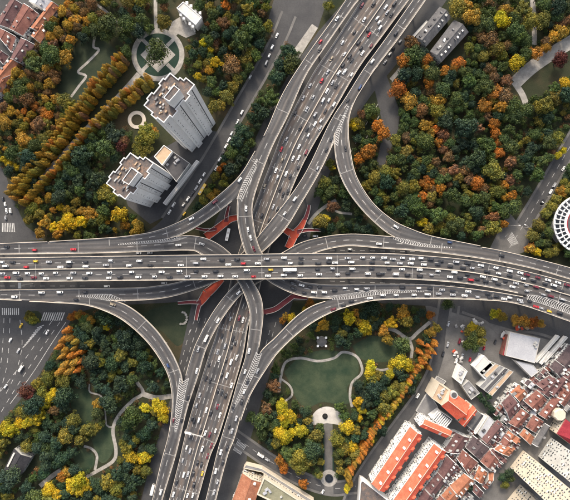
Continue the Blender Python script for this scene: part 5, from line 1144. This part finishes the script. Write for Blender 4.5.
TT(280,370,3.8,'5,140,10,Y;40,180,12,Y;12,175,9,Y;80,232,12,Y;20,255,13,Y;45,240,9,Y;105,190,9,O;140,250,13,O;75,330,13,O;50,350,12,O;105,350,12,O;80,370,12,O;90,435,10,R;15,370,9,R;300,118,9,Y;312,152,8,Y;290,130,7,Y;300,185,7,Y;255,220,13,Y;290,235,10,O;215,265,12,O;245,300,11,O;275,290,10,Y;290,320,10,O;225,350,8,O;230,385,8,O;155,300,7,O;155,350,7,O;150,400,7,O;430,90,13,O;400,100,11,O;395,140,13,O;410,165,11,O;350,40,11,O;420,15,10,Y;375,20,9,O;440,65,10,O;470,70,11,O;340,10,9,Y;235,310,9,O')
TT(280,240,3.8,'262,295,13,Y;285,280,9,P;320,330,12,Y;335,350,9,Y;425,315,12,Y;395,345,10,P;410,380,9,P;470,280,12,P;480,310,12,O;165,325,12,P;235,355,9,O;45,295,8,Y;20,290,7,P;10,305,8,R;115,240,8,R;95,265,6,Y;460,465,14,Y;430,475,10,Y;490,480,10,Y;345,480,11,Y;360,290,9,O;540,460,8,R;55,405,8,G;300,310,8,P')
TT(420,240,3.8,'285,280,10,Y;310,290,10,P;365,305,10,P;395,310,11,P;430,315,10,R;460,318,7,P;200,330,10,Y;185,350,9,O;230,350,10,O;205,375,12,G;230,385,11,O;180,400,10,G;210,405,10,G;420,35,9,P;445,45,9,Y;105,245,10,G;40,285,8,R;65,335,9,O;45,350,9,P')
TT(0,240,3.8,'110,290,10,O;125,305,9,O;330,330,12,G;320,305,10,G;405,330,7,Y;340,395,10,O')
TT(495,434,7.57,'80,385,7,O;115,340,8,G;60,330,8,D;110,300,8,D')
for x, y in ((462,480),(470,488),(480,396),(483,400),(487,404),(492,410),(497,418),(500,424),(489,396)): T(x, y, 7, 'D')
for k in TREES: pass
# wooded zones: (polygon, mean crown diameter px, mixture)
ZONES = [([(62,-6),(300,-6),(285,30),(232,118),(198,86),(170,70),(185,55),(184,40),(160,28),(130,42),(128,62),(118,50),(98,28),(80,50),(62,66)],10.5,'GGGDDGOOGB'),
 ([(36,30),(66,-4),(98,-4),(84,34),(62,66),(56,92),(74,104),(50,140),(0,172),(-10,120),(14,72)],9.0,'BPBPGOG'),
 ([(190,30),(232,20),(250,60),(236,100),(210,84),(196,60)],9.5,'GDGOBD'),
 ([(272,42),(306,40),(290,72),(263,122),(241,170),(206,206),(196,208),(228,148),(250,100)],10,'DDGD'),
 ([(0,168),(48,140),(100,128),(130,128),(138,140),(106,178),(126,208),(140,226),(142,236),(90,240),(44,238),(40,212),(18,205),(0,215)],11,'DDDGD'),
 ([(20,200),(44,190),(90,200),(140,220),(142,238),(60,240),(38,225)],10,'OGDGP'),
 ([(350,112),(384,96),(412,54),(444,6),(448,66),(470,60),(474,0),(580,-6),(580,40),(540,60),(510,84),(524,104),(580,70),(580,120),(550,170),(508,215),(492,236),(470,238),(430,232),(395,216),(372,196),(354,160)],10.5,'GGGGDDGDGOOB'),
 ([(455,-6),(580,-6),(580,40),(520,70),(470,60)],11,'GGOOGGDB'), ([(440,118),(470,120),(492,180),(460,180)],11,'DDDG'),
 ([(536,196),(580,130),(580,196),(556,206),(548,238),(570,246),(580,262),(540,250),(524,236)],10,'GODG'),
 ([(334,150),(340,180),(356,206),(384,234),(330,236),(312,228),(306,214),(320,186)],10.5,'DGDG'),
 ([(64,322),(100,308),(124,322),(150,348),(166,372),(170,400),(164,440),(148,505),(-8,505),(-8,420),(14,410),(40,376)],10.5,'DDDGDDO'),
 ([(268,376),(288,350),(312,326),(345,308),(400,303),(440,306),(434,360),(416,396),(376,448),(346,496),(300,478),(262,452),(254,430),(258,400)],10.0,'DGDDG'),
 ([(238,458),(252,440),(240,500),(222,505)],8,'DG'),([(455,318),(486,312),(540,322),(560,336),(490,328)],8.5,'GOP'),([(188,300),(196,310),(186,330)],7,'DG')]
occ = np.zeros((520,600), bool); zmap = np.full((520,600), -1, int)     # offset 10
YY, XX = np.mgrid[0:520,0:600]; GX = XX-10+.5; GY = YY-10+.5
def fill(poly):
    c = np.zeros(GX.shape, bool); n = len(poly); j = n-1
    for i in range(n):
        xi, yi = poly[i]; xj, yj = poly[j]
        if yi != yj: c ^= ((yi > GY) != (yj > GY)) & (GX < (xj-xi)*(GY-yi)/(yj-yi)+xi)
        j = i
    return c
for k, (poly, d, mx) in enumerate(ZONES): zmap[fill(poly)] = k
for poly in BLOCK: occ |= fill(poly)
for k, r in ROADS.items():
    if k == 'NS': continue
    occ |= fill([tuple(p) for p in r['L']]+[tuple(p) for p in r['R'][::-1]])
occ |= fill([PX(*W(x,y)[:2]) for x,y in road_ns]) | fill(road_ew)
for q in [r[0] for r in ROWS]+[[(416,37.5),(440,5),(470,31.7),(441,64)],[(-3,468),(13,441),(38,455),(25,483)],[(176,8),(183,1),(203,17),(196,27)],[(230,505),(244,464),(264,468),(316,500),(316,520)],[(315,334),(328,334),(328,348),(315,348)],[(554,230),(562,206),(580,196),(590,245),(560,242)],[(132,158),(142,116),(135,112),(130,122)]]: occ |= fill([tuple(p) for p in q])
# dilate the occupied map a little so that crowns keep off the carriageways
o2 = occ.copy()
for dx in (-2,-1,0,1,2):
    for dy in (-2,-1,0,1,2): o2 |= np.roll(np.roll(occ, dx, 1), dy, 0)
placed = [(t['px'], t['py'], t['d']*(.62 if t['cone'] else 1)) for t in TREES]; cell = {}
for p in placed: cell.setdefault((int(p[0]//12), int(p[1]//12)), []).append(p)
cand = [(rnd.uniform(-8,578), rnd.uniform(-8,505)) for _ in range(26000)]
for x, y in cand:
    iy, ix = int(y+10), int(x+10); z = zmap[iy, ix]
    if z < 0 or o2[iy, ix]: continue
    poly, dm, mx = ZONES[z]; d = dm*1.02*rnd.choice((.5,.6,.75,.9,1,1,1.2,1.4,1.65)); ok = True; cx, cy = int(x//12), int(y//12)
    for a in (-1,0,1):
        for b in (-1,0,1):
            for q in cell.get((cx+a, cy+b), ()):
                if (q[0]-x)**2+(q[1]-y)**2 < ((q[2]+d)*.5*.68)**2: ok = False; break
    if not ok: continue
    TREES.append(dict(px=x, py=y, d=d, k=rnd.choice(mx), cone=False, h=None, hand=False)); cell.setdefault((cx, cy), []).append((x, y, d))
AREAS = [('beside the laneway houses upper left',lambda x,y:x<75 and y<130),('in the woods around the circular garden',lambda x,y:x<200 and y<130),('in the woods above the side street',lambda x,y:x<300 and y<100 and x<285),('along the side street by the towers',lambda x,y:x>190 and x<300 and y<215),('left of the towers above the left ramp',lambda x,y:x<192 and y<245),
 ('inside the upper right loop',lambda x,y:x<345 and y<240 and x>295),('in the top right wood',lambda x,y:y<90 and x>345),('in the right-hand wood',lambda x,y:y<262 and x>345 and x<530),('by the round arena',lambda x,y:y<262 and x>=530),('in the lower left park, upper half',lambda x,y:x<180 and y<420),('in the lower left park, lower half',lambda x,y:x<235 and y>=420),('in the plaza park, upper half',lambda x,y:x<440 and y<400),('in the plaza park, lower half',lambda x,y:x<420 and y>=400),('among the lower right buildings',lambda x,y:True)]
for t in TREES:
    for a, f in AREAS:
        if f(t['px'], t['py']): t['area'] = a; break
kinds = {}
for t in TREES: kinds.setdefault(t['k'] if not t['cone'] else 'C', []).append(t)
rest = []
for k, l in kinds.items():
    l.sort(key=lambda t: -t['d'])
    rest += l[290:]; kinds[k] = l[:290]
SIZEW = lambda t: ('small' if t['d'] < 8.2 else 'large' if t['d'] > 11.8 else 'mid-sized')
lab = {}
for k, l in kinds.items():
    for t in l: lab.setdefault((SIZEW(t) if not t['cone'] else 'slender', t['k'], t['cone'], t['area']), []).append(t)
for (sz, k, cone, area), l in lab.items():
    l.sort(key=lambda t: t['px'])
    for i, t in enumerate(l):
        nm = 'conical tree' if cone else 'tree'; t['label'] = '%s %s %s %s' % (sz, TC[k][1], nm, area) if len(l) == 1 else '%s %s %s, %s such from left %s' % (sz, TC[k][1], nm, ordn(i+1), area)
def tcol(k):
    c = np.array(TC[k][0])*rnd.uniform(.78,1.25); c *= np.array([rnd.uniform(.88,1.14), rnd.uniform(.94,1.07), rnd.uniform(.85,1.15)]); return (*[float(v) for v in c], 1)
for k, l in kinds.items():
    for t in l:
        if t['cone']:
            h = t['h']; r = t['d']*S*.5*.97; x, y, _ = W(t['px'], t['py'], h*.45); root = empty('conical_tree', (x,y,0), rnd.uniform(0,6.28))
            o = obj('crown', rnd.choice(CONE[4:] if t.get('spire') else CONE[:4]), root); s = r/.165; o.scale = (s,s,h); obj('trunk', CTRUNK, root).scale = (h,h,h)
        else:
            r = t['d']*S*.5*1.1; hs = r*rnd.uniform(.95,1.2)+rnd.uniform(1.2,2.6); x, y, _ = W(t['px'], t['py'], hs*1.25); root = empty({'D':'evergreen_tree','G':'green_tree','O':'olive_tree','Y':'golden_tree','R':'orange_tree','B':'brown_tree','K':'golden_olive_tree','M':'maroon_tree','P':'ochre_tree'}[t['k']], (x,y,0), rnd.uniform(0,6.28))
            o = obj('crown', rnd.choice(CROWN), root); o.scale = (r*rnd.uniform(.92,1.08),r*rnd.uniform(.92,1.08),hs); q = obj('trunk', TRUNK[rnd.randrange(3)], root); q.scale = (r,r,hs)
        o.color = tcol(t['k']); tag(root, t['label'], 'tree', TC[t['k']][1]+(' conical' if t['cone'] else '')+' trees')
print('TREES', len(TREES), {k: len(l) for k, l in kinds.items()}, 'rest', len(rest))
# what is left of the commonest kind: one mass of crowns
if rest:
    co, lo, at = [], 0, []
    cs = []
    for me in CROWN:
        v = np.empty(len(me.vertices)*3, np.float32); me.vertices.foreach_get('co', v); a = np.empty(len(me.polygons), np.float32); me.attributes['clump'].data.foreach_get('value', a)
        v = v.reshape(-1,4,3); keep = nr.permutation(len(v))[:1400]; cs.append((v[keep], a[keep]))
    for t in rest:
        v, a = cs[rnd.randrange(len(cs))]; r = t['d']*S*.5; hs = r*1.05+1.6; x, y, _ = W(t['px'], t['py'], hs*1.25); co.append(v*np.array([r,r,hs])+np.array([x,y,0])); at.append(a)
    V = np.concatenate(co).reshape(-1,3); n = len(V)//4; me = bpy.data.meshes.new('undergrowth'); me.vertices.add(4*n); me.vertices.foreach_set('co', V.astype(np.float32).ravel()); me.loops.add(4*n); me.loops.foreach_set('vertex_index', np.arange(4*n,dtype=np.int32)); me.polygons.add(n); me.polygons.foreach_set('loop_start', np.arange(0,4*n,4,dtype=np.int32)); me.update(calc_edges=True)
    aa = me.attributes.new('clump','FLOAT','FACE'); aa.data.foreach_set('value', np.concatenate(at).astype(np.float32)); me.materials.append(M['leaf'])
    o = obj('small_trees', me); o.color = (*TC['G'][0],1); tag(o, 'mass of smaller dark green trees filling the woods', 'trees', None, 'stuff')


# undergrowth: low shrubs and saplings filling the gaps between the crowns
bl = [v[nr.permutation(len(v))[:170]] for v, a in [(lambda me: ((lambda v: (me.vertices.foreach_get('co', v), v.reshape(-1,4,3))[1])(np.empty(len(me.vertices)*3, np.float32)), None))(m_) for m_ in CROWN]]
for nm, key, lbl in (('shrub_undergrowth','G','low green shrubs filling the gaps between the trees'),('brown_undergrowth','B','low brown and ochre shrubs between the trees')):
    co = []
    for _ in range(9000):
        x, y = rnd.uniform(-8,578), rnd.uniform(-8,505); iy, ix = int(y+10), int(x+10); z = zmap[iy, ix]
        if z < 0 or occ[iy, ix] or (key == 'B' and rnd.random() < .72) or (key == 'G' and rnd.random() < .5): continue
        r = rnd.uniform(1.3,3.0); hs = r*rnd.uniform(.7,1.1); X, Y, _q = W(x, y, hs); a = rnd.uniform(0,6.28); v = rnd.choice(bl); q = v.copy(); q[...,0] = v[...,0]*math.cos(a)-v[...,1]*math.sin(a); q[...,1] = v[...,0]*math.sin(a)+v[...,1]*math.cos(a)
        cen = q.mean(1, keepdims=True); q = (q-cen)*1.9+cen; co.append(q*np.array([r,r,hs])+np.array([X,Y,-.3*hs]))
    V = np.concatenate(co).reshape(-1,3); n = len(V)//4; me = bpy.data.meshes.new(nm); me.vertices.add(4*n); me.vertices.foreach_set('co', V.astype(np.float32).ravel()); me.loops.add(4*n); me.loops.foreach_set('vertex_index', np.arange(4*n,dtype=np.int32)); me.polygons.add(n); me.polygons.foreach_set('loop_start', np.arange(0,4*n,4,dtype=np.int32)); me.update(calc_edges=True)
    aa = me.attributes.new('clump','FLOAT','FACE'); aa.data.foreach_set('value', np.repeat(nr.uniform(.1,.9,n//170+1),170)[:n].astype(np.float32)); me.materials.append(M['leaf']); o = obj(nm, me); o.color = (*TC[key][0],1); tag(o, lbl, 'shrubs', None, 'stuff'); print(nm, len(co))
